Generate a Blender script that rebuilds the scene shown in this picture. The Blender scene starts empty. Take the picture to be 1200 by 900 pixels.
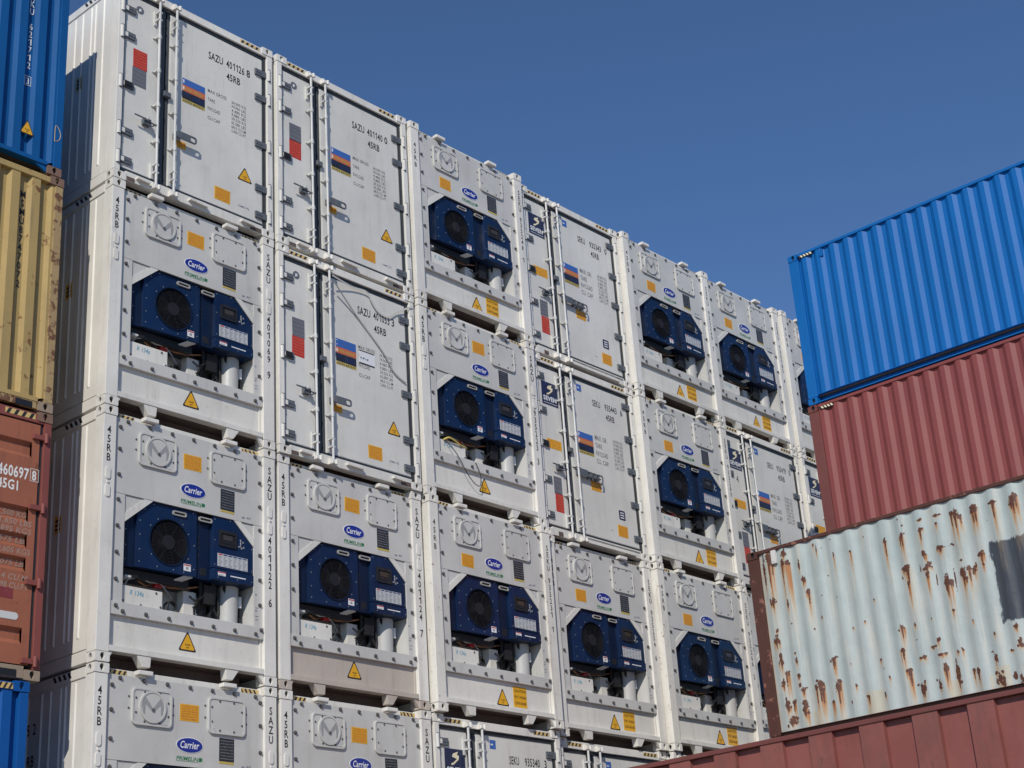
import bpy, bmesh, math, random
from mathutils import Vector, Matrix
from mathutils.geometry import tessellate_polygon
random.seed(7)
scene = bpy.context.scene
COL = scene.collection

# ------------------------------------------------------------------ camera, sky, sun, exposure
CAM = (-9.4366, -14.0446, 1.7372)
YAW, PITCH, ROLL = math.radians(49.397), math.radians(22.753), math.radians(-3.9785)
cy, sy, cp, sp = math.cos(YAW), math.sin(YAW), math.cos(PITCH), math.sin(PITCH)
fwd = Vector((sy*cp, cy*cp, sp)); rgt = Vector((cy, -sy, 0)); up = rgt.cross(fwd)
r2 = math.cos(ROLL)*rgt + math.sin(ROLL)*up
u2 = -math.sin(ROLL)*rgt + math.cos(ROLL)*up
cam_d = bpy.data.cameras.new('camera'); cam = bpy.data.objects.new('camera', cam_d); COL.objects.link(cam)
M = Matrix((( r2.x, u2.x, -fwd.x, CAM[0]), (r2.y, u2.y, -fwd.y, CAM[1]), (r2.z, u2.z, -fwd.z, CAM[2]), (0, 0, 0, 1)))
cam.matrix_world = M
cam_d.sensor_width = 36; cam_d.lens = 1872.35/1200*36; cam_d.clip_start = .1; cam_d.clip_end = 2000
scene.camera = cam

SUN_DIR = Vector((.70, .47, -.57)).normalized()          # the way the light travels
SUN_EL = math.asin(-SUN_DIR.z)
SUN_AZ = math.atan2(-SUN_DIR.x, -SUN_DIR.y)               # clockwise from +Y
w = bpy.data.worlds.new('World'); scene.world = w; w.use_nodes = True
nt = w.node_tree; bg = nt.nodes['Background']
sky = nt.nodes.new('ShaderNodeTexSky'); sky.sky_type = 'NISHITA'; sky.sun_disc = False
sky.sun_elevation = SUN_EL; sky.sun_rotation = SUN_AZ
sky.altitude = 0; sky.air_density = 0.9; sky.dust_density = 0.0; sky.ozone_density = 8.0
nt.links.new(sky.outputs[0], bg.inputs[0]); bg.inputs[1].default_value = 0.104
sd = bpy.data.lights.new('sun', 'SUN'); sd.energy = 3.45; sd.angle = math.radians(.5); sd.color = (1, .935, .83)
so = bpy.data.objects.new('sun', sd); COL.objects.link(so)
so.rotation_euler = SUN_DIR.to_track_quat('-Z', 'Y').to_euler(); so.location = (-20, -20, 30)
scene.view_settings.view_transform = 'Standard'; scene.view_settings.look = 'None'
scene.view_settings.exposure = 0.0; scene.view_settings.gamma = 1
scene.cycles.max_bounces = 6; scene.cycles.diffuse_bounces = 4; scene.cycles.use_denoising = True

# ------------------------------------------------------------------ materials
MATS = {}
def paint(name, col, rough=.45, metal=0., dirt=(.30, .26, .21), amt=.22, streak=(5, 5, .5), rust=0., rustcol=(.13, .045, .02),
          vary=.07, bump=.12, spec=.5, rust_scale=5., wave=.25, rvar=True):
    m = bpy.data.materials.new(name); m.use_nodes = True; n = m.node_tree.nodes; l = m.node_tree.links
    b = n['Principled BSDF']; b.inputs['Roughness'].default_value = rough; b.inputs['Metallic'].default_value = metal
    b.inputs['Specular IOR Level'].default_value = spec
    geo = n.new('ShaderNodeNewGeometry')
    def noise(scale, detail=4, vec=None, rgh=.6):
        t = n.new('ShaderNodeTexNoise'); t.inputs['Scale'].default_value = scale; t.inputs['Detail'].default_value = detail
        t.inputs['Roughness'].default_value = rgh
        l.new(vec or geo.outputs['Position'], t.inputs['Vector']); return t.outputs['Fac']
    def ramp(fac, a, b_, hi=1., lo=0.):
        r = n.new('ShaderNodeMapRange'); r.interpolation_type = 'SMOOTHSTEP'
        r.inputs['From Min'].default_value = a; r.inputs['From Max'].default_value = b_
        r.inputs['To Min'].default_value = lo; r.inputs['To Max'].default_value = hi
        l.new(fac, r.inputs['Value']); return r.outputs['Result']
    def mix(fac, a, b_):
        x = n.new('ShaderNodeMix'); x.data_type = 'RGBA'
        if isinstance(fac, float): x.inputs[0].default_value = fac
        else: l.new(fac, x.inputs[0])
        for i, c in ((6, a), (7, b_)):
            if isinstance(c, tuple): x.inputs[i].default_value = (*c, 1)
            else: l.new(c, x.inputs[i])
        return x.outputs[2]
    mp = n.new('ShaderNodeMapping'); mp.inputs['Scale'].default_value = streak; l.new(geo.outputs['Position'], mp.inputs['Vector'])
    base = mix(ramp(noise(.9, 3), .3, .7), tuple(c*(1-vary) for c in col), tuple(min(1, c*(1+vary)) for c in col))
    out = base
    if amt > 0:
        out = mix(ramp(noise(1.6, 5, mp.outputs[0], .65), .5, .78, amt), out, dirt)
        out = mix(ramp(noise(14, 5), .56, .75, amt*.7), out, dirt)
    if rust > 0:
        a = n.new('ShaderNodeMath'); a.operation = 'MULTIPLY'; l.new(noise(rust_scale, 6, None, .72), a.inputs[0])
        a.inputs[1].default_value = 1
        rm = ramp(a.outputs[0], .70-rust*.22, .74-rust*.22, .95)
        out = mix(rm, out, mix(noise(25, 3), rustcol, tuple(c*2.3 for c in rustcol)))
    l.new(out, b.inputs['Base Color'])
    if bump > 0:
        bp = n.new('ShaderNodeBump'); bp.inputs['Strength'].default_value = bump; bp.inputs['Distance'].default_value = .01
        add = n.new('ShaderNodeMath'); add.operation = 'MULTIPLY_ADD'
        l.new(noise(2.2, 2), add.inputs[0]); add.inputs[1].default_value = wave*20; l.new(noise(60, 2), add.inputs[2])
        l.new(add.outputs[0], bp.inputs['Height']); l.new(bp.outputs[0], b.inputs['Normal'])
        if rvar: rr = ramp(noise(4, 4), .3, .7, min(1, rough+.12), max(.05, rough-.1)); l.new(rr, b.inputs['Roughness'])
    MATS[name] = m; return m
def flat(name, col, rough=.5, metal=0.):
    return paint(name, col, rough, metal, amt=.06, vary=.03, bump=0)

paint('white_post', (.74, .72, .67), .42, amt=.34, rust=.10, rust_scale=11)
paint('white_side', (.71, .695, .65), .45, amt=.18, bump=.08)
paint('white_dusty', (.48, .425, .37), .6, amt=.5, dirt=(.36, .27, .23))
paint('white_worn', (.74, .72, .66), .5, amt=.5, dirt=(.30, .22, .15), rust=.34, rust_scale=12)
paint('panel_grey', (.56, .552, .525), .40, amt=.22, bump=.10, wave=.4)
paint('panel_white', (.69, .672, .62), .42, amt=.32)
paint('door_white', (.66, .648, .605), .38, amt=.20, bump=.08, wave=.35)
paint('cavity_white', (.60, .60, .58), .6, amt=.3, dirt=(.25, .23, .21))
flat('gasket', (.022, .028, .034), .45)
paint('cylinder_grey', (.46, .46, .45), .5, amt=.3)
flat('seal_grey', (.055, .065, .075), .6)
flat('black', (.012, .012, .014), .5)
paint('underside', (.12, .085, .07), .8, amt=.5, dirt=(.05, .035, .03))
paint('galvanised', (.62, .62, .60), .45, .15, amt=.2, dirt=(.3, .3, .3), bump=.05)
paint('hinge_grey', (.105, .12, .14), .55, .0, spec=.4, amt=.3, bump=.05)
paint('navy', (.0045, .019, .066), .36, spec=.35, amt=.22, dirt=(.04, .05, .075), bump=.05, vary=.22)
paint('navy_dark', (.003, .011, .037), .4, spec=.35, amt=.1, dirt=(.03, .04, .06), bump=.05)
flat('handle_pale', (.36, .35, .33), .5)
paint('fan_black', (.005, .005, .006), .8, spec=.04, amt=.05, bump=0)
paint('fan_hub', (.018, .018, .022), .6, spec=.2, amt=.05, bump=0)
flat('bolt_dark', (.13, .125, .12), .5, .3)
flat('rivet', (.33, .35, .37), .45, .3)
flat('sticker_orange', (.74, .385, .018), .45)
flat('sticker_yellow', (.72, .47, .04), .45)
flat('sticker_red', (.50, .030, .022), .45)
flat('ink_salmon', (.62, .26, .12), .5)
flat('sticker_grey', (.13, .135, .16), .45)
flat('sticker_blue', (.045, .13, .42), .45)
flat('sticker_rust', (.56, .14, .06), .45)
flat('sticker_navy', (.018, .025, .07), .4)
flat('sticker_plate', (.02, .022, .03), .4)
flat('sticker_white', (.75, .76, .78), .4)
flat('label_grey', (.50, .52, .54), .45)
flat('sticker_gold', (.52, .40, .10), .45)
flat('oval_blue', (.012, .028, .26), .3)
flat('green_ink', (.02, .19, .07), .5)
flat('ink_black', (.018, .018, .02), .6)
flat('ink_white', (.78, .78, .76), .6)
flat('ink_grey', (.30, .30, .31), .6)
flat('vent_shade', (.31, .315, .32), .5)  # panel colour darkened to stand for shade in the vent recess
flat('ink_pale', (.34, .34, .34), .6)
flat('ink_soft', (.10, .10, .105), .6)
flat('ink_faded', (.36, .25, .20), .6)
flat('ink_cyan', (.10, .38, .52), .6)
flat('ink_navy', (.02, .05, .16), .6)
flat('ink_cream', (.80, .72, .50), .5)
flat('hazard_yellow', (.62, .44, .17), .6)
flat('screen_brown', (.055, .045, .035), .15)
flat('valve_red', (.30, .012, .02), .4)
flat('rubber', (.011, .011, .012), .6)
flat('copper', (.35, .17, .09), .4, .7)
flat('cable_yellow', (.62, .50, .13), .5)
paint('strap', (.55, .54, .50), .7, amt=.2, bump=0)
paint('band_grey', (.33, .33, .32), .7, amt=.2, bump=0)
paint('blue_right', (.001, .120, .40), .56, spec=.3, amt=.10, dirt=(.05, .16, .38), vary=.04, bump=.05, wave=.05, rvar=False)
paint('blue_left', (.003, .085, .27), .6, spec=.25, amt=.12, dirt=(.02, .08, .2), bump=.05, wave=.05, rvar=False)
paint('blue_low', (.004, .08, .30), .6, spec=.25, amt=.1, dirt=(.02, .08, .2), bump=.05, wave=.05, rvar=False)
paint('maroon', (.215, .055, .055), .55, spec=.35, amt=.18, dirt=(.12, .035, .03), bump=.06, wave=.06, rvar=False)
paint('maroon_post', (.15, .045, .04), .6, amt=.5, dirt=(.10, .05, .03), rust=.5, rustcol=(.10, .035, .02))
paint('yellow', (.41, .295, .120), .6, spec=.3, amt=.6, dirt=(.27, .20, .11), rust=.42, rust_scale=4.5, rustcol=(.10, .042, .018))
paint('yellow_post', (.38, .27, .13), .6, amt=.5, dirt=(.30, .16, .08), rust=.85, rustcol=(.085, .036, .018), rust_scale=6)
paint('casting_rust', (.20, .12, .085), .7, amt=.5, dirt=(.08, .05, .04), rust=.6, rustcol=(.11, .04, .025))
paint('casting_beige', (.30, .23, .17), .7, amt=.5, dirt=(.14, .10, .08), rust=.35)
paint('orange', (.33, .112, .060), .6, amt=.5, dirt=(.15, .055, .04), rust=.30, rust_scale=7)
paint('orange_frame', (.22, .060, .048), .6, amt=.4, dirt=(.18, .06, .05), rust=.3)
paint('rust_post', (.075, .028, .021), .8, amt=.5, dirt=(.055, .022, .018), rust=.5, rustcol=(.16, .07, .05))
paint('patch_purple', (.22, .035, .04), .6, amt=.2)
flat('plate_pale', (.62, .62, .60), .45)
flat('chalk', (.58, .42, .22), .8)

def attr_mat(name, build):
    m = bpy.data.materials.new(name); m.use_nodes = True; build(m.node_tree); MATS[name] = m
def rusty_nodes(t):
    n, l = t.nodes, t.links; b = n['Principled BSDF']; b.inputs['Roughness'].default_value = .5
    at = n.new('ShaderNodeAttribute'); at.attribute_name = 'wear'
    sep = n.new('ShaderNodeSeparateColor'); l.new(at.outputs['Color'], sep.inputs[0])
    geo = n.new('ShaderNodeNewGeometry')
    def noise(s, d=5, sc=None):
        x = n.new('ShaderNodeTexNoise'); x.inputs['Scale'].default_value = s; x.inputs['Detail'].default_value = d; x.inputs['Roughness'].default_value = .65
        if sc:
            mp = n.new('ShaderNodeMapping'); mp.inputs['Scale'].default_value = sc; l.new(geo.outputs['Position'], mp.inputs['Vector']); l.new(mp.outputs[0], x.inputs['Vector'])
        else: l.new(geo.outputs['Position'], x.inputs['Vector'])
        return x.outputs['Fac']
    def mad(a, k, c):
        x = n.new('ShaderNodeMath'); x.operation = 'MULTIPLY_ADD'; l.new(a, x.inputs[0]); x.inputs[1].default_value = k
        if isinstance(c, float): x.inputs[2].default_value = c
        else: l.new(c, x.inputs[2])
        return x.outputs[0]
    def ss(v, a, c, hi=1.):
        r = n.new('ShaderNodeMapRange'); r.interpolation_type = 'SMOOTHSTEP'; r.inputs['From Min'].default_value = a; r.inputs['From Max'].default_value = c
        r.inputs['To Max'].default_value = hi; l.new(v, r.inputs['Value']); return r.outputs['Result']
    def mix(f, a, c):
        x = n.new('ShaderNodeMix'); x.data_type = 'RGBA'; l.new(f, x.inputs[0])
        for i, q in ((6, a), (7, c)):
            if isinstance(q, tuple): x.inputs[i].default_value = (*q, 1)
            else: l.new(q, x.inputs[i])
        return x.outputs[2]
    base = mix(ss(noise(1.3, 4), .35, .65), (.365, .435, .435), (.42, .485, .48))
    base = mix(ss(noise(2., 5, (4, 4, .35)), .48, .72, .55), base, (.60, .58, .50))
    base = mix(ss(noise(3., 5, (5, 5, .3)), .6, .8, .5), base, (.35, .43, .44))
    base = mix(ss(noise(5., 5, (3, 9, .22)), .56, .70, .6), base, (.62, .59, .49))
    # paler paint patches
    base = mix(ss(at.outputs['Alpha'], .4, .6, .85), base, (.47, .45, .36))
    # dark painted-over patch with brushed edge
    pz = mad(noise(7, 5, (1, 2.2, .8)), .7, mad(sep.outputs[2], 1., -.35))
    dk = mix(ss(noise(4, 4, (6, 6, .5)), .35, .7), (.040, .050, .066), (.062, .073, .09))
    base = mix(ss(pz, .45, .55), base, dk)
    # run-off stain, then rust
    tr = mad(noise(7, 4, (6, 6, .5)), .5, mad(sep.outputs[1], 1., -.25))
    base = mix(ss(tr, .10, .75, .9), base, mix(noise(5, 4, (5, 5, .6)), (.50, .40, .24), (.40, .22, .09)))
    base = mix(ss(tr, .45, .85, .9), base, (.36, .14, .04))
    co = mad(noise(38, 6), 1.3, mad(noise(13, 5), 1.1, mad(sep.outputs[0], 1., -1.20)))
    rc = mix(noise(22, 4), (.055, .022, .016), (.15, .06, .032))
    cf = ss(co, .40, .50)
    base = mix(cf, base, rc)
    l.new(base, b.inputs['Base Color'])
    bp = n.new('ShaderNodeBump'); bp.inputs['Strength'].default_value = .25; bp.inputs['Distance'].default_value = .01
    l.new(mad(noise(2.2, 2), 5., noise(30, 3)), bp.inputs['Height']); l.new(bp.outputs[0], b.inputs['Normal'])
attr_mat('rusty_white', rusty_nodes)
def red_nodes(t):
    n, l = t.nodes, t.links; b = n['Principled BSDF']; b.inputs['Roughness'].default_value = .55
    at = n.new('ShaderNodeAttribute'); at.attribute_name = 'wear'
    sep = n.new('ShaderNodeSeparateColor'); l.new(at.outputs['Color'], sep.inputs[0])
    geo = n.new('ShaderNodeNewGeometry')
    def noise(s, d=5, sc=(1, 1, 1), rot=(0, 0, 0)):
        x = n.new('ShaderNodeTexNoise'); x.inputs['Scale'].default_value = s; x.inputs['Detail'].default_value = d; x.inputs['Roughness'].default_value = .68
        mp = n.new('ShaderNodeMapping'); mp.inputs['Scale'].default_value = sc; mp.inputs['Rotation'].default_value = rot
        l.new(geo.outputs['Position'], mp.inputs['Vector']); l.new(mp.outputs[0], x.inputs['Vector']); return x.outputs['Fac']
    def ss(v, a, c, hi=1.):
        r = n.new('ShaderNodeMapRange'); r.interpolation_type = 'SMOOTHSTEP'; r.inputs['From Min'].default_value = a; r.inputs['From Max'].default_value = c
        r.inputs['To Max'].default_value = hi; l.new(v, r.inputs['Value']); return r.outputs['Result']
    def mul(a, c):
        x = n.new('ShaderNodeMath'); x.operation = 'MULTIPLY'; l.new(a, x.inputs[0]); l.new(c, x.inputs[1]); return x.outputs[0]
    def mix(f, a, c):
        x = n.new('ShaderNodeMix'); x.data_type = 'RGBA'; l.new(f, x.inputs[0])
        for i, q in ((6, a), (7, c)):
            if isinstance(q, tuple): x.inputs[i].default_value = (*q, 1)
            else: l.new(q, x.inputs[i])
        return x.outputs[2]
    base = mix(ss(noise(1.2, 4), .35, .65), (.215, .066, .056), (.25, .082, .070))
    base = mix(ss(noise(2.2, 5, (5, 5, .5)), .5, .75, .4), base, (.15, .05, .04))
    scuff = mul(sep.outputs[0], ss(noise(5, 6, (1, 1.6, .6)), .36, .72, .6))
    base = mix(scuff, base, (.145, .066, .052))
    scr = mul(sep.outputs[0], ss(noise(14, 4, (1, 4, .5), (.6, 0, 0)), .64, .68, .8))
    base = mix(scr, base, (.05, .022, .02))
    l.new(base, b.inputs['Base Color'])
    bp = n.new('ShaderNodeBump'); bp.inputs['Strength'].default_value = .2; bp.inputs['Distance'].default_value = .012
    l.new(noise(5, 5), bp.inputs['Height']); l.new(bp.outputs[0], b.inputs['Normal'])
attr_mat('red_worn', red_nodes)
def ground_nodes(t):
    n, l = t.nodes, t.links; b = n['Principled BSDF']; b.inputs['Roughness'].default_value = .85
    x = n.new('ShaderNodeTexNoise'); x.inputs['Scale'].default_value = .6; x.inputs['Detail'].default_value = 8
    g = n.new('ShaderNodeNewGeometry'); l.new(g.outputs['Position'], x.inputs['Vector'])
    r = n.new('ShaderNodeValToRGB'); r.color_ramp.elements[0].color = (.22, .20, .17, 1); r.color_ramp.elements[1].color = (.36, .33, .285, 1)
    l.new(x.outputs['Fac'], r.inputs[0]); l.new(r.outputs[0], b.inputs['Base Color'])
attr_mat('concrete', ground_nodes)

# ------------------------------------------------------------------ mesh building
MESH = {}
class MB:
    def __init__(s): s.v, s.f, s.mi = [], [], []
    def add(s, vs, fs, m=0):
        o = len(s.v); s.v += [tuple(v) for v in vs]
        for f in fs: s.f.append([i+o for i in f]); s.mi.append(m)
        return s
    def box(s, x0, x1, y0, y1, z0, z1, m=0):
        return s.add([(x0,y0,z0),(x1,y0,z0),(x1,y1,z0),(x0,y1,z0),(x0,y0,z1),(x1,y0,z1),(x1,y1,z1),(x0,y1,z1)],
                     [(0,3,2,1),(4,5,6,7),(0,1,5,4),(1,2,6,5),(2,3,7,6),(3,0,4,7)], m)
    def prism(s, pts, y0, y1, m=0):                     # polygon in x,z (counter-clockwise seen from the front) through y
        n = len(pts)
        vs = [(x, y0, z) for x, z in pts] + [(x, y1, z) for x, z in pts]
        return s.add(vs, [tuple(range(n)), tuple(range(2*n-1, n-1, -1))] + [(i, i+n, (i+1) % n+n, (i+1) % n) for i in range(n)], m)
    def plate(s, outer, holes, y0, y1, m=0):            # plate in x,z with holes
        loops = [outer] + holes
        pts = [p for lp in loops for p in lp]
        tri = tessellate_polygon([[Vector((x, z, 0)) for x, z in lp] for lp in loops])
        n = len(pts); vs = [(x, y0, z) for x, z in pts] + [(x, y1, z) for x, z in pts]
        fs = [tuple(t) for t in tri] + [tuple(i+n for i in reversed(t)) for t in tri]
        k = 0
        for lp in loops:
            c = len(lp)
            for i in range(c): a, b = k+i, k+(i+1) % c; fs.append((a, a+n, b+n, b))
            k += c
        return s.add(vs, fs, m)
    def cyl(s, p0, p1, r, n=12, m=0, r1=None):
        p0, p1 = Vector(p0), Vector(p1); d = (p1-p0).normalized(); r1 = r if r1 is None else r1
        a = d.orthogonal().normalized(); b = d.cross(a)
        vs = []
        for p, q in ((p0, r), (p1, r1)):
            for i in range(n):
                t = 2*math.pi*i/n; vs.append(p+(a*math.cos(t)+b*math.sin(t))*q)
        return s.add(vs, [tuple(range(n))[::-1], tuple(range(n, 2*n))]+[(i, (i+1) % n, (i+1) % n+n, i+n) for i in range(n)], m)
    def tube(s, pts, r, n=8, m=0):
        pts = [Vector(p) for p in pts]; vs = []; ref = None
        for i, p in enumerate(pts):
            d = (pts[min(i+1, len(pts)-1)]-pts[max(i-1, 0)]).normalized()
            a = d.orthogonal().normalized() if ref is None else (ref-d*ref.dot(d)).normalized()
            ref = a; b = d.cross(a)
            vs += [p+(a*math.cos(2*math.pi*k/n)+b*math.sin(2*math.pi*k/n))*r for k in range(n)]
        fs = [(i*n+k, i*n+(k+1) % n, (i+1)*n+(k+1) % n, (i+1)*n+k) for i in range(len(pts)-1) for k in range(n)]
        fs += [tuple(range(n))[::-1], tuple(range((len(pts)-1)*n, len(pts)*n))]
        return s.add(vs, fs, m)
    def ring(s, cx, cz, r0, r1, y0, y1, n=32, m=0):
        o = [(cx+r1*math.cos(2*math.pi*i/n), cz+r1*math.sin(2*math.pi*i/n)) for i in range(n)]
        h = [(cx+r0*math.cos(2*math.pi*i/n), cz+r0*math.sin(2*math.pi*i/n)) for i in range(n)]
        return s.plate(o, [h], y0, y1, m)
    def ribbon(s, pts, w, m=0, th=.003):
        pts = [Vector(p) for p in pts]; vs = []
        for i, p in enumerate(pts):
            d = (pts[min(i+1, len(pts)-1)]-pts[max(i-1, 0)]).normalized()
            side = Vector((d.z, 0, -d.x)).normalized() if abs(d.y) < .99 else Vector((1, 0, 0))
            for q in (-.5, .5): vs += [p+side*w*q, p+side*w*q+Vector((0, th, 0))]
        fs = []
        for i in range(len(pts)-1):
            a, b = 4*i, 4*i+4
            fs += [(a, a+2, b+2, b), (a+1, b+1, b+3, a+3), (a, b, b+1, a+1), (a+2, a+3, b+3, b+2)]
        return s.add(vs, fs, m)
    def mesh(s, name, mats, bevel=0., smooth=False):
        me = bpy.data.meshes.new(name); me.from_pydata(s.v, [], s.f)
        for x in mats: me.materials.append(MATS[x])
        me.polygons.foreach_set('material_index', s.mi)
        bm = bmesh.new(); bm.from_mesh(me)
        bmesh.ops.recalc_face_normals(bm, faces=bm.faces)
        if bevel:
            es = [e for e in bm.edges if len(e.link_faces) == 2 and e.calc_face_angle(0) > .6]
            bmesh.ops.bevel(bm, geom=es, offset=bevel, segments=2, affect='EDGES', clamp_overlap=True, profile=.6)
        bm.to_mesh(me); bm.free()
        if smooth:
            me.polygons.foreach_set('use_smooth', [True]*len(me.polygons))
            try: me.set_sharp_from_angle(angle=.7)
            except Exception: pass
        me.update(); return me
def cache(key, fn):
    if key not in MESH: MESH[key] = fn()
    return MESH[key]
def circ(cx, cz, r, n=24): return [(cx+r*math.cos(2*math.pi*i/n), cz+r*math.sin(2*math.pi*i/n)) for i in range(n)]
def rect(x0, x1, z0, z1): return [(x0, z0), (x1, z0), (x1, z1), (x0, z1)]
def rrect(x0, x1, z0, z1, r, n=4):
    out = []
    for cx, cz, a in ((x1-r, z0+r, -90), (x1-r, z1-r, 0), (x0+r, z1-r, 90), (x0+r, z0+r, 180)):
        for i in range(n+1):
            t = math.radians(a+90*i/n); out.append((cx+r*math.cos(t), cz+r*math.sin(t)))
    return out
def ob(name, mesh, parent=None, loc=None, kind=None, label=None):
    o = bpy.data.objects.new(name, mesh); COL.objects.link(o)
    if parent: o.parent = parent
    if loc: o.location = loc
    if kind: o['kind'] = kind
    if label: o['label'] = label
    return o
def thing(name, label, cat, loc, group=None, rz=0):
    o = bpy.data.objects.new(name, None); COL.objects.link(o); o.location = loc; o.rotation_euler = (0, 0, rz); o.empty_display_size = .3
    o['label'] = label; o['category'] = cat
    if group: o['group'] = group
    return o
def text_raw(txt, size, sx=1., bold=.0, align='LEFT', shear=0., spacing=1., line=1.):
    if '1' in txt and align == 'CENTER' and len(txt) == 1:     # the built-in face has a bare stroke for 1: give it its flag
        t = .075+bold; return [(-t*size+.10*size, 0), (t*size+.10*size, 0), (t*size+.10*size, size), (-t*size*.4+.10*size, size), (-.30*size, size*.74), (-.30*size, size*.60), (-t*size+.10*size, size*.80)], [(0, 1, 2, 3, 6), (3, 4, 5, 6)]
    if '1' in txt and align == 'LEFT' and sum(ch.isdigit() for ch in txt) >= 4 and len(txt) <= 12 and size > .09:
        vs, fs = [], []; x = 0.
        for ch in txt:
            if ch != ' ':
                a, b = text_raw(ch, size, 1., bold, 'CENTER'); o = len(vs); lo = min(v[0] for v in a); hi = max(v[0] for v in a)
                vs += [((x+v[0]-(lo+hi)/2)*sx, v[1]) for v in a]; fs += [tuple(i+o for i in f) for f in b]
            x += size*.80 if ch != ' ' else size*.6
        return vs, fs
    c = bpy.data.curves.new('t', 'FONT'); c.body = txt; c.size = size*1.42; c.align_x = align; c.resolution_u = 2
    c.offset = bold*size; c.shear = shear; c.space_character = spacing; c.space_line = line*.72
    o = bpy.data.objects.new('t', c); COL.objects.link(o)
    dg = bpy.context.evaluated_depsgraph_get(); ev = o.evaluated_get(dg); me = ev.to_mesh()
    vs = [(v.co.x*sx, v.co.y) for v in me.vertices]; fs = [tuple(p.vertices) for p in me.polygons]
    ev.to_mesh_clear(); bpy.data.objects.remove(o); bpy.data.curves.remove(c)
    return vs, fs
TXT = {}
RND = random.Random(21)
def text(mb, txt, x, z, y, size, sx=.74, bold=.02, align='LEFT', shear=0., spacing=1.05, line=1., m=0, fit=None):
    k = (txt, size, sx, bold, align, shear, spacing, line)
    if k not in TXT: TXT[k] = text_raw(*k)
    vs, fs = TXT[k]
    if not vs: return
    if fit:
        a = min(v[0] for v in vs); b = max(v[0] for v in vs); q = fit/(b-a); vs = [((vx-a)*q, vz) for vx, vz in vs]
    mb.add([(x+vx, y, z+vz) for vx, vz in vs], fs, m)
def vtext(mb, chars, x, ztop, y, size, step, sx=.8, bold=.02, m=0):
    z = ztop
    for ch in chars:
        if ch != ' ': text(mb, ch, x, z-size, y, size, sx, bold, 'CENTER', m=m)
        z -= step

W, H, L = 2.438, 2.896, 12.19

# ------------------------------------------------------------------ shared container parts
def casting_mesh(side, mats, top):
    # block .178 x .162 x .114, its outer corner at x=0,y=0; holes in the front, the side and the top or bottom
    mb = MB(); w_, d_, h_ = .178, .162, .118 - .014
    z0 = .007
    hole = [(.089+.030*math.cos(t)*(1.0 if math.sin(t) > -.2 else .72), z0+.055+.042*math.sin(t)) for t in [2*math.pi*i/14 for i in range(14)]]
    ox = (lambda x: x) if side == 0 else (lambda x: w_-x)
    def mapf(mb0):
        mb.add([(ox(v[0]), v[1], v[2]) for v in mb0.v], mb0.f, 0); mb.mi[-len(mb0.f):] = mb0.mi
    a = MB(); a.plate(rrect(0, w_, z0, z0+h_, .010, 2), [hole], 0, .028, 0)
    a.prism([(x, z) for x, z in hole], .0281, .03, 1); mapf(a)
    b = MB()
    n0 = len(b.v); b.plate(rrect(.0285, d_, z0, z0+h_, .008, 2), [[(p[0]+.006, p[1]) for p in hole]], 0.001, .029, 0)
    b.prism([(x+.006, z) for x, z in hole], .0291, .031, 1)
    b.v = [(v[1], v[0], v[2]) for v in b.v]; mapf(b)
    c = MB(); c.box(.031, w_-.001, .031, d_-.001, z0+.001, z0+h_-.001); mapf(c)
    return mb.mesh('corner_casting', mats, 0)
def casting(side, mat, parent, x, y, z):
    ob('corner_casting', cache(('cast', side, mat), lambda: casting_mesh(side, [mat, 'black'], 0)), parent, (x, y, z))
def castings(root, mat, w_=W, h_=H, mats=None):
    mats = mats or {}
    for nm, s, x, z in (('bl', 0, -.004, 0), ('br', 1, w_-.174, 0), ('tl', 0, -.004, h_-.118), ('tr', 1, w_-.174, h_-.118)):
        casting(s, mats.get(nm, mat), root, x, -.005, z)
def boxpart(name, mat, parent, *b, bevel=.006, kind=None):
    return ob(name, cache(('box', mat, bevel, b), lambda: MB().box(*b).mesh(name, [mat], bevel)), parent, kind=kind)
def hazard(parent, x0, x1, z0, z1, y, flip=1):
    def f():
        mb = MB(); mb.box(x0, x1, y-.002, y, z0, z1, 0); n = 4; p = (x1-x0)/n
        for i in range(n):
            a = x0+p*(i+.12); h = (z1-z0)*.5*flip; q = .4*p
            mb.prism([(max(x0, min(x1, v)), u) for v, u in ((a, z0+.002), (a+q, z0+.002), (a+q+h, z1-.002), (a+h, z1-.002))], y-.004, y-.0021, 1)
        return mb.mesh('hazard_stripe', ['hazard_yellow', 'ink_black'])
    ob('hazard_stripe', cache(('hz', x0, x1, z0, z1, y, flip), f), parent)

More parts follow.
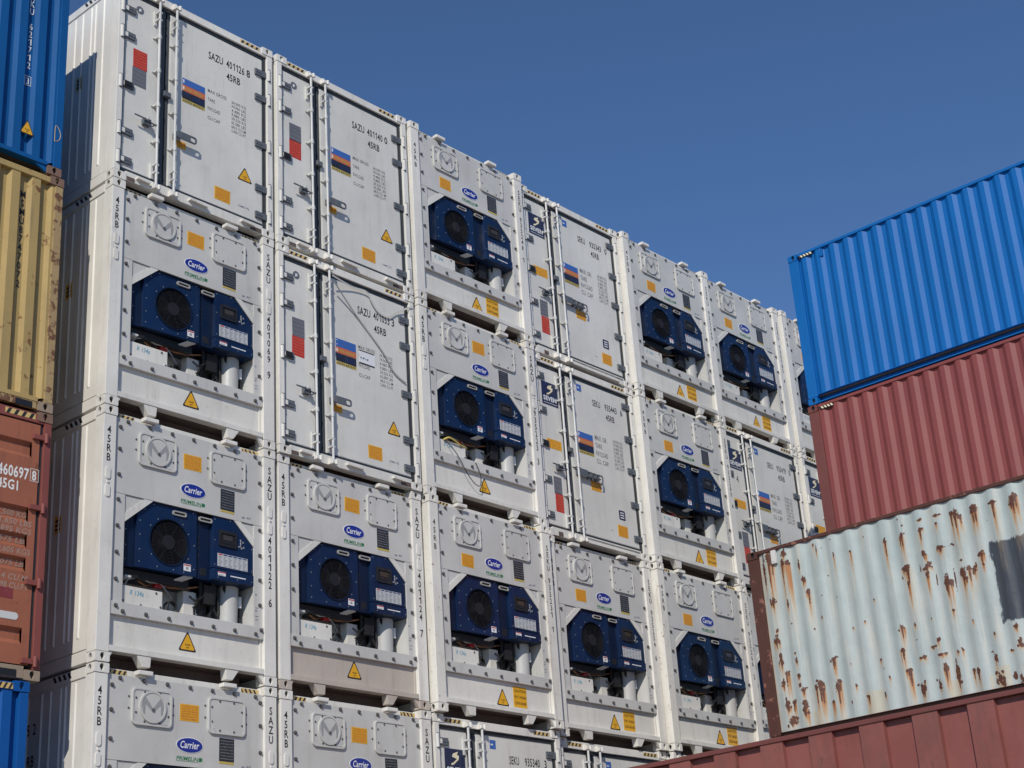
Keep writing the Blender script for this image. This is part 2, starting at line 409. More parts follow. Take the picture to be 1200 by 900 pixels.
def white_body(root, sillmat='white_post', postmat='white_post', pw=.165, floor_y=.1):
    for side, x in ((0, 0), (1, W-.165)):
        pass
    # side walls with shallow pressed ribs
    def side(sgn):
        mb = MB(); x0 = .018 if sgn < 0 else W-.018
        dx = -1 if sgn < 0 else 1
        mb.box(min(x0, x0-dx*.06), max(x0, x0-dx*.06), .17, L-.02, .17, H-.13)
        ys = [.36, .54, .63, .82, .985] + [1.25+.27*i for i in range(39)]
        for yy in ys:
            mb.add([(x0, yy-.022, .30), (x0, yy+.022, .30), (x0, yy+.022, H-.16), (x0, yy-.022, H-.16), (x0+dx*.012, yy-.006, .32), (x0+dx*.012, yy+.006, .32), (x0+dx*.012, yy+.006, H-.18), (x0+dx*.012, yy-.006, H-.18)],
                   [(4, 5, 6, 7), (0, 1, 5, 4), (1, 2, 6, 5), (2, 3, 7, 6), (3, 0, 4, 7)])
        return mb.mesh('side_wall', ['white_side'])
    for s in (-1, 1): ob('side_wall', cache(('wside', s), lambda: side(s)), root)
    def rail_top(s):
        a, b = (.004, .10) if s < 0 else (W-.10, W-.004)
        return MB().box(a, b, .172, L-.01, H-.135, H-.022).mesh('top_rail', ['white_side'], .01)
    def rail_bot(s):
        a, b = (.006, .09) if s < 0 else (W-.09, W-.006); c, d = (.03, .09) if s < 0 else (W-.09, W-.03)
        return MB().box(a, b, .172, L-.01, .018, .150).box(c, d, .172, L-.01, .151, .205).mesh('bottom_rail', ['white_side'], .006)
    for s in (-1, 1):
        r = ob('top_rail', cache(('wrt', s), lambda: rail_top(s)), root)
        if s < 0:
            def hz():
                mb = MB()
                for i in range(4):
                    y = .42+i*.09; mb.add([(.002, y, H-.10), (.002, y+.045, H-.10), (.002, y+.085, H-.035), (.002, y+.04, H-.035)], [(0, 1, 2, 3)])
                return mb.mesh('hazard_stripe', ['ink_black'])
            ob('hazard_stripe', cache('whz', hz), r)
        ob('bottom_rail', cache(('wrb', s), lambda: rail_bot(s)), root)
    ob('roof', cache('wroof', lambda: MB().box(.101, W-.101, .165, L-.02, H-.06, H-.035).mesh('roof', ['white_side'])), root)
    ob('rear_wall', cache('wrear', lambda: MB().box(.10, W-.10, L-.08, L-.03, .16, H-.07).mesh('rear_wall', ['white_side'])), root)
    def fl():
        mb = MB().box(.091, W-.091, floor_y, L-.1, .135, .16)
        for i in range(18): mb.box(.092, W-.092, .55+.62*i, .62+.62*i, .02, .134)
        mb.box(.3, W-.3, .30, .33, .03, .134)
        return mb.mesh('underframe', ['underside'])
    ob('underframe', cache(('wfl', floor_y), fl), root)

def triangle(parent, xc, z0, z1, y, hw=.125):
    def f():
        mb = MB(); r = .016
        def tri(s, ya, yb, m):
            c = (xc, z0+(z1-z0)*.36)
            pts = [(xc-hw, z0), (xc+hw, z0), (xc, z1)]
            pts = [(c[0]+(a-c[0])*s, c[1]+(b-c[1])*s) for a, b in pts]
            # clipped corners
            q = []
            for i in range(3):
                p, a, b = Vector(pts[i]), Vector(pts[i-1]), Vector(pts[(i+1) % 3])
                q += [tuple(p+(a-p)*.07), tuple(p+(b-p)*.07)]
            mb.prism(q, ya, yb, m)
        tri(1, y-.002, y, 0); tri(.80, y-.0035, y-.0021, 1)
        text(mb, 'DANGER', xc, z0+(z1-z0)*.28, y-.005, (z1-z0)*.075, .7, .02, 'CENTER', m=0)
        text(mb, '460V', xc, z0+(z1-z0)*.14, y-.005, (z1-z0)*.075, .7, .02, 'CENTER', m=0)
        return mb.mesh('warning_triangle', ['ink_black', 'sticker_orange'])
    ob('warning_triangle', cache(('tri', xc, z0, z1, y, hw), f), parent)
LOREM = ['CAUTION', 'BEFORE OPENING', 'CHECK PRESSURE', 'SWITCH OFF UNIT', 'READ MANUAL', 'KEEP CLEAR']
def sticker(name, parent, x0, x1, z0, z1, y, mat, lines=(), ink='ink_black', head=None, sx=.7, top=.10, fill=.62):
    def f():
        mb = MB().box(x0, x1, y-.0025, y, z0, z1, 0); n = len(lines)
        if n:
            step = (z1-z0)*(1-top)/n
            for i, t in enumerate(lines):
                if t: text(mb, t, x0+(x1-x0)*.07, z1-(z1-z0)*top*.5-step*(i+.5)-step*fill*.5, y-.0045, step*fill, sx, .015, m=1, fit=(x1-x0)*(.86 if len(t) > 4 else .5))
        return mb.mesh(name, [mat, ink])
    o = ob(name, cache(('st', name, x0, x1, z0, z1, y, mat, tuple(lines), ink), f), parent)
    a_ = RND.uniform(-.018, .018); cx, cz = (x0+x1)/2, (z0+z1)/2     # stuck on by hand: a little off and askew
    o.rotation_euler = (0, a_, 0)
    o.location = (cx-(cx*math.cos(a_)+cz*math.sin(a_))+RND.uniform(-.008, .008), 0, cz-(-cx*math.sin(a_)+cz*math.cos(a_))+RND.uniform(-.008, .008))
    return o
CAUT6 = ('WARNING', 'DO NOT START UNIT WITH', 'ACCESS PANELS REMOVED', 'DISCONNECT POWER', 'BEFORE SERVICING', 'THE EQUIPMENT')
HIGH = ('CAUTION', "9'6\" HIGH", 'CONTAINER')

# ------------------------------------------------------------------ the machinery end of a reefer
def lettering(root, name, fn, key, mat='ink_black'):
    def f():
        mb = MB(); fn(mb); return mb.mesh(name, [mat])
    return ob(name, cache(('let', key), f), root)
def bolts(pts, y, r=.017, d=.022):
    mb = MB()
    for x, z in pts: mb.cyl((x, y-d, z), (x, y, z), r, 6, 0); mb.cyl((x, y-.006, z), (x, y, z), r*1.5, 8, 0)
    return mb
def fan_mesh():
    mb = MB(); cx, cz = 0., 0.
    for k in range(9):
        a = 2*math.pi*k/9
        vs = []
        for i in range(5):
            r = .07+.17*i/4; t0 = a+.22*i/4; t1 = a+.36+.30*i/4
            vs += [(cx+r*math.cos(t0), .185, cz+r*math.sin(t0)), (cx+r*math.cos(t1), .150, cz+r*math.sin(t1)),
                   (cx+r*math.cos(t0), .190, cz+r*math.sin(t0)), (cx+r*math.cos(t1), .155, cz+r*math.sin(t1))]
        fs = []
        for i in range(4):
            p, q = 4*i, 4*i+4
            fs += [(p, p+1, q+1, q), (p+2, q+2, q+3, p+3), (p, q, q+2, p+2), (p+1, p+3, q+3, q+1)]
        mb.add(vs, fs, 0)
    mb.cyl((cx, .12, cz), (cx, .20, cz), .088, 24, 1); mb.cyl((cx, .112, cz), (cx, .12, cz), .07, 24, 1)
    return mb.mesh('fan', ['fan_black', 'fan_hub'])
def guard_mesh():
    mb = MB(); cx, cz = .955, 1.48
    mb.ring(cx, cz, .259, .272, .058, .0695, 40)
    for a in (2.45, 2.45+math.pi):
        mb.tube([(cx+.08*math.cos(a), .10, cz+.08*math.sin(a)), (cx+.255*math.cos(a), .066, cz+.255*math.sin(a))], .006, 6)
    return mb
def unit_housing():
    mb = MB(); hole = circ(.955, 1.48, .262, 32)
    mb.plate([(.52, 1.125), (1.335, 1.14), (1.335, 1.912), (.69, 1.912), (.52, 1.768)], [hole], .070, .10, 0)
    # folded return to the left, set back
    mb.prism([(.362, 1.12), (.519, 1.124), (.519, 1.767), (.362, 1.634)], .105, .42, 1)
    mb.box(.521, .525, .1005, .42, 1.13, 1.76, 0)
    mb.prism([(.5255, 1.126), (1.334, 1.139), (1.334, 1.150), (.5255, 1.137)], .1005, .42, 1)
    mb.prism([(.70, 1.90), (1.334, 1.90), (1.334, 1.911), (.692, 1.911)], .1005, .42, 1)
    mb.box(.53, 1.33, .40, .42, 1.152, 1.898, 2)
    # fan throat
    n = 32; vs = [(x, .1005, z) for x, z in hole] + [(x, .26, z) for x, z in hole]
    mb.add(vs, [(i, (i+1) % n, (i+1) % n+n, i+n) for i in range(n)], 2)
    mb.cyl((.955, .262, 1.48), (.955, .27, 1.48), .275, 32, 2)
    # vented strip between fan and controls
    mb.prism([(1.336, 1.14), (1.552, 1.143), (1.552, 1.911), (1.336, 1.911)], .105, .42, 1)
    return mb.mesh('refrigeration_unit', ['navy', 'navy_dark', 'fan_black'], 0)
def control_box():
    mb = MB()
    mb.prism([(1.553, 1.29), (2.148, 1.295), (2.148, 1.646), (1.857, 1.908), (1.553, 1.906)], .052, .40, 0)
    mb.prism([(1.548, 1.148), (2.152, 1.16), (2.152, 1.286), (1.548, 1.281)], .040, .38, 0)
    return mb.mesh('control_box', ['navy'], .008)
def unit_rivets():
    mb = MB()
    pts = [(.40, 1.20), (.40, 1.36), (.40, 1.54), (.56, 1.19), (.56, 1.33), (.56, 1.50), (.56, 1.66), (.62, 1.80), (.74, 1.88), (.72, 1.30), (.70, 1.63), (1.22, 1.62), (1.22, 1.33), (.80, 1.72), (1.14, 1.72), (1.28, 1.88), (1.30, 1.50), (1.30, 1.22), (1.02, 1.17), (.80, 1.17), (1.16, 1.165)]
    for x, z in pts: y = .105 if x < .52 else .07; mb.cyl((x, y-.005, z), (x, y, z), .0068, 6)
    for x, z in [(1.58, 1.87), (1.58, 1.62), (1.58, 1.33), (1.80, 1.885), (2.12, 1.60), (2.12, 1.33), (1.62, 1.18), (1.9, 1.19), (2.11, 1.2)]:
        y = .052 if z > 1.29 else .040; mb.cyl((x, y-.004, z), (x, y, z), .006, 6)
    return mb.mesh('rivet', ['rivet'])
def build_unit(root):
    u = ob('refrigeration_unit', cache('unit', unit_housing), root)
    fo = ob('fan', cache('fan', fan_mesh), u, (.955, 0, 1.48)); fo.rotation_euler = (0, RND.uniform(0, 6.28), 0)
    ob('fan_guard', cache('guard', lambda: guard_mesh().mesh('fan_guard', ['navy_dark'])), u)
    def grille():
        mb = MB(); r = .085
        while r < .258: mb.ring(.955, 1.48, r, r+.0055, .076, .0785, 36); r += .0165
        for k in range(4):
            a = .3+k*math.pi/4; c, d = math.cos(a), math.sin(a)
            mb.tube([(.955-.255*c, .080, 1.48-.255*d), (.955+.255*c, .080, 1.48+.255*d)], .0035, 4)
        mb.cyl((.955, .072, 1.48), (.955, .080, 1.48), .082, 24)
        return mb.mesh('fan_grille', ['fan_hub'])
    ob('fan_grille', cache('grille', grille), u)
    for x in (.99, 1.355):
        def h():
            mb = MB(); mb.plate(rrect(x, x+.19, 1.808, 1.862, .02), [rrect(x+.018, x+.172, 1.822, 1.848, .010)], .052, .0695, 0)
            mb.box(x+.01, x+.18, .066, .069, 1.818, 1.852, 1); return mb.mesh('handle', ['handle_pale', 'black'])
        ob('handle', cache(('uh', x), h), u)
    def slots():
        pass
    for q in ((1.375, 1.40, 1.60, 1.635), (1.375, 1.40, 1.54, 1.575), (1.375, 1.40, 1.48, 1.515), (1.385, 1.40, 1.40, 1.44), (1.41, 1.50, 1.185, 1.275)):
        ob('vent_slot', cache(('slot', q), lambda: MB().box(q[0], q[1], .1025, .1048, q[2], q[3]).mesh('vent_slot', ['black'])), u)
    c = ob('control_box', cache('cbox', control_box), u)
    def disp():
        mb = MB(); mb.plate(rrect(1.635, 1.89, 1.56, 1.755, .015), [rect(1.66, 1.865, 1.59, 1.715)], .034, .0515, 0)
        mb.box(1.655, 1.87, .044, .0505, 1.585, 1.72, 1); mb.box(1.70, 1.83, .040, .0435, 1.64, 1.70, 2); mb.box(1.68, 1.85, .041, .0435, 1.60, 1.625, 0)
        return mb.mesh('display', ['black', 'fan_hub', 'screen_brown'])
    ob('display', cache('disp', disp), u)
    def keys():
        mb = MB()
        for x, z in ((1.955, 1.68), (1.955, 1.64), (1.99, 1.66), (1.93, 1.60), (1.97, 1.585), (2.0, 1.60)): mb.box(x-.009, x+.009, .0485, .0515, z-.009, z+.009)
        mb.tube([(1.955, .050, 1.68), (1.955, .050, 1.60), (1.98, .050, 1.585)], .004, 5)
        return mb.mesh('switch_marking', ['ink_pale'])
    ob('switch_marking', cache('keys', keys), u)
    def lab():
        mb = MB().box(1.62, 2.058, .0490, .0515, 1.318, 1.472, 0)
        for i in range(6):
            x = 1.63+i*.071
            mb.box(x+.004, x+.060, .0478, .0489, 1.452, 1.466, 2 if i else 3)
            for k in range(7): mb.box(x+.006, x+.030+.026*((i*3+k*5) % 4)/3, .0478, .0489, 1.325+k*.0175, 1.333+k*.0175, 1)
        return mb.mesh('instruction_label', ['label_grey', 'ink_grey', 'ink_navy', 'sticker_red'])
    ob('instruction_label', cache('ilab', lab), u)
    def s2():
        mb = MB().box(1.16, 1.258, .0675, .0695, 1.188, 1.268, 0).box(1.165, 1.253, .0662, .0674, 1.248, 1.262, 1).box(1.19, 1.225, .0662, .0674, 1.205, 1.235, 2)
        return mb.mesh('small_sticker', ['sticker_white', 'sticker_red', 'ink_grey'])
    ob('small_sticker', cache('ss2', s2), u)
    ob('small_sticker', cache('ss3', lambda: MB().box(1.62, 1.73, .0372, .0395, 1.205, 1.25, 0).box(1.62, 1.73, .036, .0371, 1.237, 1.248, 1).box(1.63, 1.70, .036, .0371, 1.212, 1.218, 2).mesh('small_sticker', ['sticker_white', 'sticker_red', 'ink_grey'])), u)
    ob('name_strip', cache('ss4', lambda: MB().box(1.80, 2.02, .0372, .0395, 1.215, 1.228).mesh('name_strip', ['sticker_white'])), u)
    ob('rivet', cache('urv', unit_rivets), u, kind='stuff')
def cavity_mesh():
    mb = MB(); x0, x1, y0, y1, z0, z1 = .30, 2.17, .056, .50, .60, 1.95
    v = [(x0,y0,z0),(x1,y0,z0),(x1,y1,z0),(x0,y1,z0),(x0,y0,z1),(x1,y0,z1),(x1,y1,z1),(x0,y1,z1)]
    mb.add(v, [(0,3,2,1),(4,5,6,7),(1,2,6,5),(2,3,7,6),(3,0,4,7)])
    me = mb.mesh('recess', ['cavity_white'])
    return me
def machinery(root, yellow_cable=False):
    ob('recess', cache('cav', cavity_mesh), root)
    def gus():
        mb = MB()
        mb.prism([(.345, 1.60), (.70, 1.903), (.585, 1.903), (.345, 1.70)], .057, .0635)
        mb.prism([(1.845, 1.903), (2.139, 1.635), (2.139, 1.74), (1.955, 1.903)], .057, .0635)
        return mb
    g = MB().prism([(.331, 1.59), (.71, 1.904), (.60, 1.904), (.331, 1.685)], .040, .048).mesh if 0 else None
    ob('gusset', cache('gusL', lambda: MB().prism([(.334, 1.592), (.705, 1.903), (.590, 1.903), (.334, 1.69)], .038, .05).mesh('gusset', ['panel_white'])), root)
    ob('gusset', cache('gusR', lambda: MB().prism([(1.845, 1.903), (2.137, 1.628), (2.137, 1.735), (1.945, 1.903)], .034, .046).mesh('gusset', ['panel_white'])), root)
    ob('gusset', cache('gusL2', lambda: MB().prism([(.334, 1.69), (.59, 1.903), (.334, 1.903)], .0505, .0545).mesh('gusset', ['panel_grey'])), root)
    ob('gusset', cache('gusR2', lambda: MB().prism([(1.945, 1.903), (2.137, 1.735), (2.137, 1.903)], .0505, .0545).mesh('gusset', ['panel_grey'])), root)
    # pipework below the unit
    def pipes():
        mb = MB(); rnd = random.Random(3)
        mb.box(.40, 1.30, .16, .40, 1.03, 1.115, 0)
        for k in range(9):
            x = 1.50+.045*k; z = .62; y = .22+.03*(k % 4)
            mb.tube([(x, y, 1.15), (x+.01, y, 1.0+.03*(k % 3)), (x-.03+.012*k, y+.05, .85), (x-.02, y+.1, z)], .016+.006*(k % 3), 6, 0)
        mb.tube([(1.34, .2, .95), (1.40, .18, .90), (1.48, .2, .93), (1.56, .22, 1.0), (1.62, .25, 1.1)], .013, 6, 0)
        mb.box(1.52, 1.66, .30, .44, .70, 1.0, 0); mb.box(1.55, 1.70, .2, .3, .90, 1.12, 0)
        mb.tube([(1.72, .26, 1.12), (1.72, .24, .85), (1.76, .24, .78), (1.79, .25, .86), (1.79, .26, 1.12)], .018, 6, 0)
        mb.box(2.02, 2.14, .42, .58, .66, 1.12, 0)
        mb.tube([(2.05, .3, .98), (2.06, .3, .82), (2.10, .33, .70)], .012, 6, 0)
        mb.tube([(.42, .30, 1.1), (.50, .26, 1.02), (.62, .25, 1.06), (.80, .28, 1.0), (.95, .3, 1.06)], .011, 6, 1)
        mb.tube([(.9, .28, 1.10), (1.1, .25, 1.02), (1.3, .24, 1.04), (1.5, .24, 1.09)], .012, 6, 1)
        return mb.mesh('pipework', ['rubber', 'copper'])
    ob('pipework', cache('pipes', pipes), root)
    def coil():
        mb = MB(); pts = []
        for i in range(40):
            t = i/39*4.2*math.pi; pts.append((1.16+.07*math.cos(t)+.01*i/39, .30+.03*math.sin(t*.5), .80+.075*math.sin(t)))
        mb.tube(pts, .012, 6, 0)
        mb.tube([(1.16, .28, .90), (1.05, .24, .98), (.95, .22, 1.04), (.80, .20, 1.02), (.66, .2, 1.06), (.50, .18, 1.0), (.44, .16, .92)], .009, 5, 1)
        return mb.mesh('cable', ['rubber', 'ink_grey'])
    ob('cable', cache('coil', coil), root)
    ob('black_panel', cache('bpanel', lambda: MB().prism([(1.56, .66), (1.80, .66), (1.82, 1.14), (1.56, 1.14)], .40, .48).prism([(2.06, .62), (2.165, .62), (2.165, 1.15), (2.02, 1.15)], .34, .49).mesh('black_panel', ['rubber'])), root)  # plain black panels filling the dark zones around the cylinder
    def brk():
        mb = MB()
        mb.add([(1.18, .09, 1.135), (1.30, .09, 1.14), (1.02, .30, 1.02), (.94, .30, 1.02), (1.18, .09, 1.12), (1.30, .09, 1.125), (1.02, .30, 1.005), (.94, .30, 1.005)],
               [(0, 1, 2, 3), (7, 6, 5, 4), (0, 4, 5, 1), (1, 5, 6, 2), (2, 6, 7, 3), (3, 7, 4, 0)])
        return mb.mesh('support_bracket', ['cavity_white'])
    ob('support_bracket', cache('brk', brk), root)
    ob('support_bracket', cache('brk2', lambda: MB().box(.42, .50, .12, .36, 1.005, 1.028).mesh('support_bracket', ['cavity_white'])), root)
    ob('receiver_cylinder', cache('cyl', lambda: MB().cyl((1.93, .27, .61), (1.95, .27, 1.15), .118, 28).cyl((1.94, .27, .70), (1.941, .27, .72), .122, 28).mesh('receiver_cylinder', ['cylinder_grey'], 0, True)), root)
    ob('sight_glass', cache('sg', lambda: MB().cyl((2.09, .24, .93), (2.09, .24, 1.06), .026, 12, 0).cyl((2.09, .24, 1.061), (2.09, .24, 1.10), .019, 10, 1).cyl((2.09, .24, .82), (2.09, .24, .929), .012, 8, 1).mesh('sight_glass', ['sticker_white', 'black'])), root)
    def ebox():
        mb = MB().box(1.32, 1.50, .28, .40, .74, 1.03)
        for k in range(4): mb.cyl((1.51, .31, .79+.06*k), (1.535, .31, .79+.06*k), .018, 8)
        return mb.mesh('junction_box', ['panel_white'], .006)
    ob('junction_box', cache('ebox', ebox), root)
    ob('valve', cache('valve', lambda: MB().cyl((.90, .26, 1.03), (1.0, .26, 1.03), .04, 12).box(.93, .97, .24, .28, 1.06, 1.09).mesh('valve', ['valve_red'])), root)
    bb = ob('battery_box', cache('bbox', lambda: MB().box(.34, .885, .075, .40, .69, .893).mesh('battery_box', ['panel_white'], .006)), root)
    def hw():
        mb = MB(); text(mb, 'R 134a', .45, .80, .072, .055, .8, 0.0, shear=.2); return mb.mesh('handwriting', ['ink_cyan'])
    ob('handwriting', cache('hw', hw), bb)
    ob('bolt', cache('bbb', lambda: bolts([(.37, .72), (.86, .715), (.60, .70), (.80, .865)], .075, .009, .008).mesh('bolt', ['bolt_dark'])), bb, kind='stuff')

def access_panel(root, x0, x1, z0, z1, vent):
    key = ('acc', x0, vent)
    def f():
        mb = MB(); yp = .035
        mb.plate(rrect(x0, x1, z0, z1, .055, 5), [rrect(x0+.022, x1-.022, z0+.022, z1-.022, .04, 5)], yp-.026, yp-.001, 0)
        mb.prism(rrect(x0+.0225, x1-.0225, z0+.0225, z1-.0225, .04, 5), yp-.018, yp-.0012, 0)
        return mb.mesh('access_panel', ['panel_grey'], .004)
    p = ob('access_panel', cache(key, f), root)
    pts = [(x0+.05, z1-.11), (x0+.05, z0+.13), (x1-.05, z1-.13), (x1-.05, z0+.12), (x0+.16, z1-.04), (x1-.16, z1-.04), (x0+.16, z0+.04), (x1-.16, z0+.04)]
    pts2 = [(x0-.03, z1-.10), (x0-.03, z0+.17), (x1+.025, z1-.14), (x1+.025, z0+.15)]
    def sc():
        a = bolts(pts, .017, .008, .006); b = bolts(pts2, .035, .008, .008); a.add(b.v, b.f); return a.mesh('screw', ['bolt_dark'])
    ob('screw', cache(key+('s',), sc), p, kind='stuff')
    if vent:
        cx, cz = (x0+x1)/2, (z0+z1)/2+.005
        def v():
            mb = MB()
            mb.ring(cx, cz, .150, .172, -.002, .0168, 36, 0)
            mb.cyl((cx, .004, cz), (cx, .0168, cz), .149, 36, 0)
            for sg in (1, -1):
                q = [(.0, -.020), (.098, .098), (.128, .055), (.139, .0), (.122, -.075), (.103, -.092), (.098, .025), (.0, -.065)]
                q = [(cx+a*sg, cz+b+.005) for a, b in q]
                if sg < 0: q = q[::-1]
                mb.prism(q, .001, .0038, 1)  # flat grey wedge, recess shading put into its colour
            mb.cyl((cx, -.010, cz-.03), (cx, .0005, cz-.03), .016, 10, 2)
            mb.box(cx+.12, cx+.20, .0145, .0168, cz-.185, cz-.17, 3)
            return mb.mesh('vent_disc', ['panel_grey', 'vent_shade', 'bolt_dark', 'ink_grey'])
        ob('vent_disc', cache(key+('v',), v), p)
    else:
        def crease():
            mb = MB(); mb.tube([(x0+.03, .016, z0+.14), (x0+.07, .012, z0+.06), (x0+.10, .016, z0+.03)], .006, 5); return mb.mesh('pull_cord', ['panel_grey'])
        ob('pull_cord', cache(key+('c',), crease), p)

def reefer_end(col, row, loc, label, maker, number, high=False, dusty=False, worn=False, plate=True, cable=False, sill_tri=True):
    root = thing('reefer_container', label, 'container', loc, 'white reefers with machinery end in view')
    pm = 'white_worn' if worn else 'white_post'
    white_body(root, floor_y=.12)
    boxpart('corner_post', pm, root, 0, .165, 0, .17, .118, H-.118)
    boxpart('corner_post', pm, root, W-.172, W, 0, .17, .118, H-.118)
    castings(root, pm, mats={'br': 'white_dusty', 'bl': 'white_dusty'} if dusty else None)
    boxpart('header_rail', 'white_post', root, .166, W-.173, .095, .16, 2.78, 2.868)
    hazard(root, .21, .46, 2.805, 2.858, .094); hazard(root, 2.0, 2.25, 2.805, 2.858, .094, -1)
    up_ = boxpart('upper_panel', 'panel_grey', root, .166, W-.173, .035, .055, 1.907, 2.795, bevel=.003)
    boxpart('side_flange', 'panel_grey', root, .166, .333, .035, .055, .681, 1.903, bevel=.003)
    boxpart('side_flange', 'panel_grey', root, 2.140, W-.173, .035, .055, .681, 1.903, bevel=.003)
    boxpart('bottom_flange', 'panel_grey', root, .168, W-.175, .012, .06, .535, .678, bevel=.006)
    bp = [(.24, z) for z in (2.68, 2.42, 2.12, 1.83, 1.53, 1.23, .93)] + [(2.225, z) for z in (2.70, 2.44, 2.14, 1.85, 1.54, 1.24, .94)] + [(.338+.303*i, 2.762) for i in range(7)]
    def bm_():
        a = bolts(bp, .035); b = bolts([(.235, .63), (.325, .578)]+[(.626+.3035*i, .585) for i in range(6)]+[(2.225, .64)], .012); a.add(b.v, b.f); return a.mesh('bolt', ['bolt_dark'])
    ob('bolt', cache('rbolts', bm_), root, kind='stuff')
    for x in (.53, 1.66):
        ob('lifting_bracket', cache(('lb', x), lambda: MB().box(x, x+.185, -.028, .064, 2.815, 2.862).mesh('lifting_bracket', [pm], .008)), root)
    access_panel(root, .484, 1.0, 2.29, 2.683, True)
    access_panel(root, 1.483, 1.998, 2.29, 2.690, False)
    if maker == 0: sticker('caution_sticker', up_, 1.112, 1.366, 2.388, 2.572, .035, 'sticker_orange', CAUT6, 'sticker_rust')
    else: sticker('caution_sticker', up_, .612, .845, 2.005, 2.184, .035, 'sticker_orange', CAUT6, 'sticker_rust')
    def oval():
        mb = MB(); cx, cz = 1.25, 2.137
        def el(a, b, y0, y1, m):
            mb.prism([(cx+a*math.cos(2*math.pi*i/36), cz+b*math.sin(2*math.pi*i/36)) for i in range(36)], y0, y1, m)
        el(.178, .084, .0310, .0348, 1); el(.170, .077, .0295, .0309, 0)
        text(mb, 'Carrier', cx-.125, cz-.033, .0285, .075, .9, .03, shear=.25, m=1, fit=.25)
        return mb.mesh('brand_oval', ['oval_blue', 'sticker_white'])
    ob('brand_oval', cache('oval', oval), up_)
    def prime():
        mb = MB(); text(mb, 'PRIMELINE', 1.078, 1.973, .0335, .042, .9, .03, shear=.2, fit=.33)
        mb.box(1.385, 1.42, .0335, .0345, 1.975, 2.012); mb.box(1.08, 1.37, .0335, .0345, 1.962, 1.966)
        return mb.mesh('model_lettering', ['green_ink'])
    ob('model_lettering', cache('prime', prime), up_)
    if plate:
        pl = sticker('data_plate', up_, 1.648, 1.852, 2.0, 2.252, .035, 'sticker_plate', ('WARRANTY', 'CAUTION HIGH VOLTAGE', 'AUTOMATIC START', 'DISCONNECT POWER', 'BEFORE SERVICING', 'THIS UNIT', 'REFRIGERANT R134A'), 'ink_pale', fill=.34)
        ob('gold_strip', cache('gold', lambda: MB().box(1.648, 1.852, .0325, .035, 1.972, 1.998).mesh('gold_strip', ['sticker_gold'])), pl)
    def sn():
        mb = MB(); text(mb, 'SER.', 1.96, 1.95, .0335, .022, .8, .02); text(mb, '4517', 2.03, 1.955, .0335, .026, .8, .02)
        for z in (.86, 1.05): text(mb, 'REF ', 2.155, z, .0335, .018, .7, .02)
        for z in (.76, .80, .90): mb.box(2.16, 2.20, .0335, .0345, z, z+.006)
        return mb.mesh('serial_lettering', ['ink_navy'])
    ob('serial_lettering', cache('sn', sn), up_)
    build_unit(root); machinery(root)
    # sill with fork-tunnel feet
    sm = 'white_dusty' if dusty else 'panel_white'
    sill = ob('sill', cache(('sill', sm), lambda: MB().box(.166, W-.173, .062, .10, .20, .66).box(.168, W-.175, .004, .118, .132, .196).box(.172, .205, .045, .061, .2, .534).box(2.232, W-.176, .045, .061, .2, .534).mesh('sill', [sm], .005)), root)
    for k, q in enumerate(([(.60, .012), (.70, .012), (.712, .131), (.525, .131)], [(1.725, .012), (1.815, .012), (1.905, .131), (1.712, .131)])):
        ob('sill_foot', cache(('foot', k, sm), lambda: MB().prism(q, .012, .11).mesh('sill_foot', [sm], .006)), root)
    ob('gusset', cache(('g1', sm), lambda: MB().prism([(.176, .05), (.225, .131), (.176, .131)], .02, .06).mesh('gusset', [sm])), root)
    ob('gusset', cache(('g2', sm), lambda: MB().prism([(W-.178, .03), (W-.178, .131), (W-.26, .131)], .02, .06).mesh('gusset', [sm])), root)
    if high:
        triangle(sill, 1.292, .212, .448, .062); sticker('height_sticker', sill, 1.498, 1.765, .228, .505, .062, 'sticker_orange', HIGH, 'ink_black', fill=.45)
    else: triangle(sill, 1.222, .272, .502, .062)
    # lettering on the posts
    if maker == 0:
        for nm, t, x, z, sz, st_ in (('type_code', '45RB', .072, 2.645, .088, .108), ('owner_code', 'SAZU', 2.352, 2.662, .088, .108), ('container_number', number[:6], 2.352, 1.785, .088, .109), ('check_digit', number[6], 2.352, 1.03, .095, .1)):
            lettering(root, nm, lambda mb: vtext(mb, t, x, z, -.002, sz, st_), ('pl', nm, t))
        for x in (.072, 2.352):
            for z in (2.02, 1.815): ob('cover_plate', cache(('bump', x, z), lambda: MB().prism(rrect(x-.032, x+.032, z, z+.145, .03, 4), -.012, -.0005).mesh('cover_plate', ['white_post'], .004)), root)
            ob('cover_screw', cache(('bsc', x), lambda: MB().cyl((x, -.014, 1.988), (x, -.0002, 1.988), .013, 8).mesh('cover_screw', ['white_post'])), root)
    else:
        for nm, t, x, z, sz, st_ in (('type_code', '45RB', .078, 2.545, .075, .112), ('owner_code', 'SEKU', 2.36, 2.60, .078, .098), ('container_number', number[:6], 2.36, 2.12, .078, .098), ('check_digit', number[6], 2.36, 1.42, .078, .1)):
            lettering(root, nm, lambda mb: vtext(mb, t, x, z, -.002, sz, st_), ('pl1', nm, t))
    if row == 3 and col == 0 or col == 0:
        pass
    return root

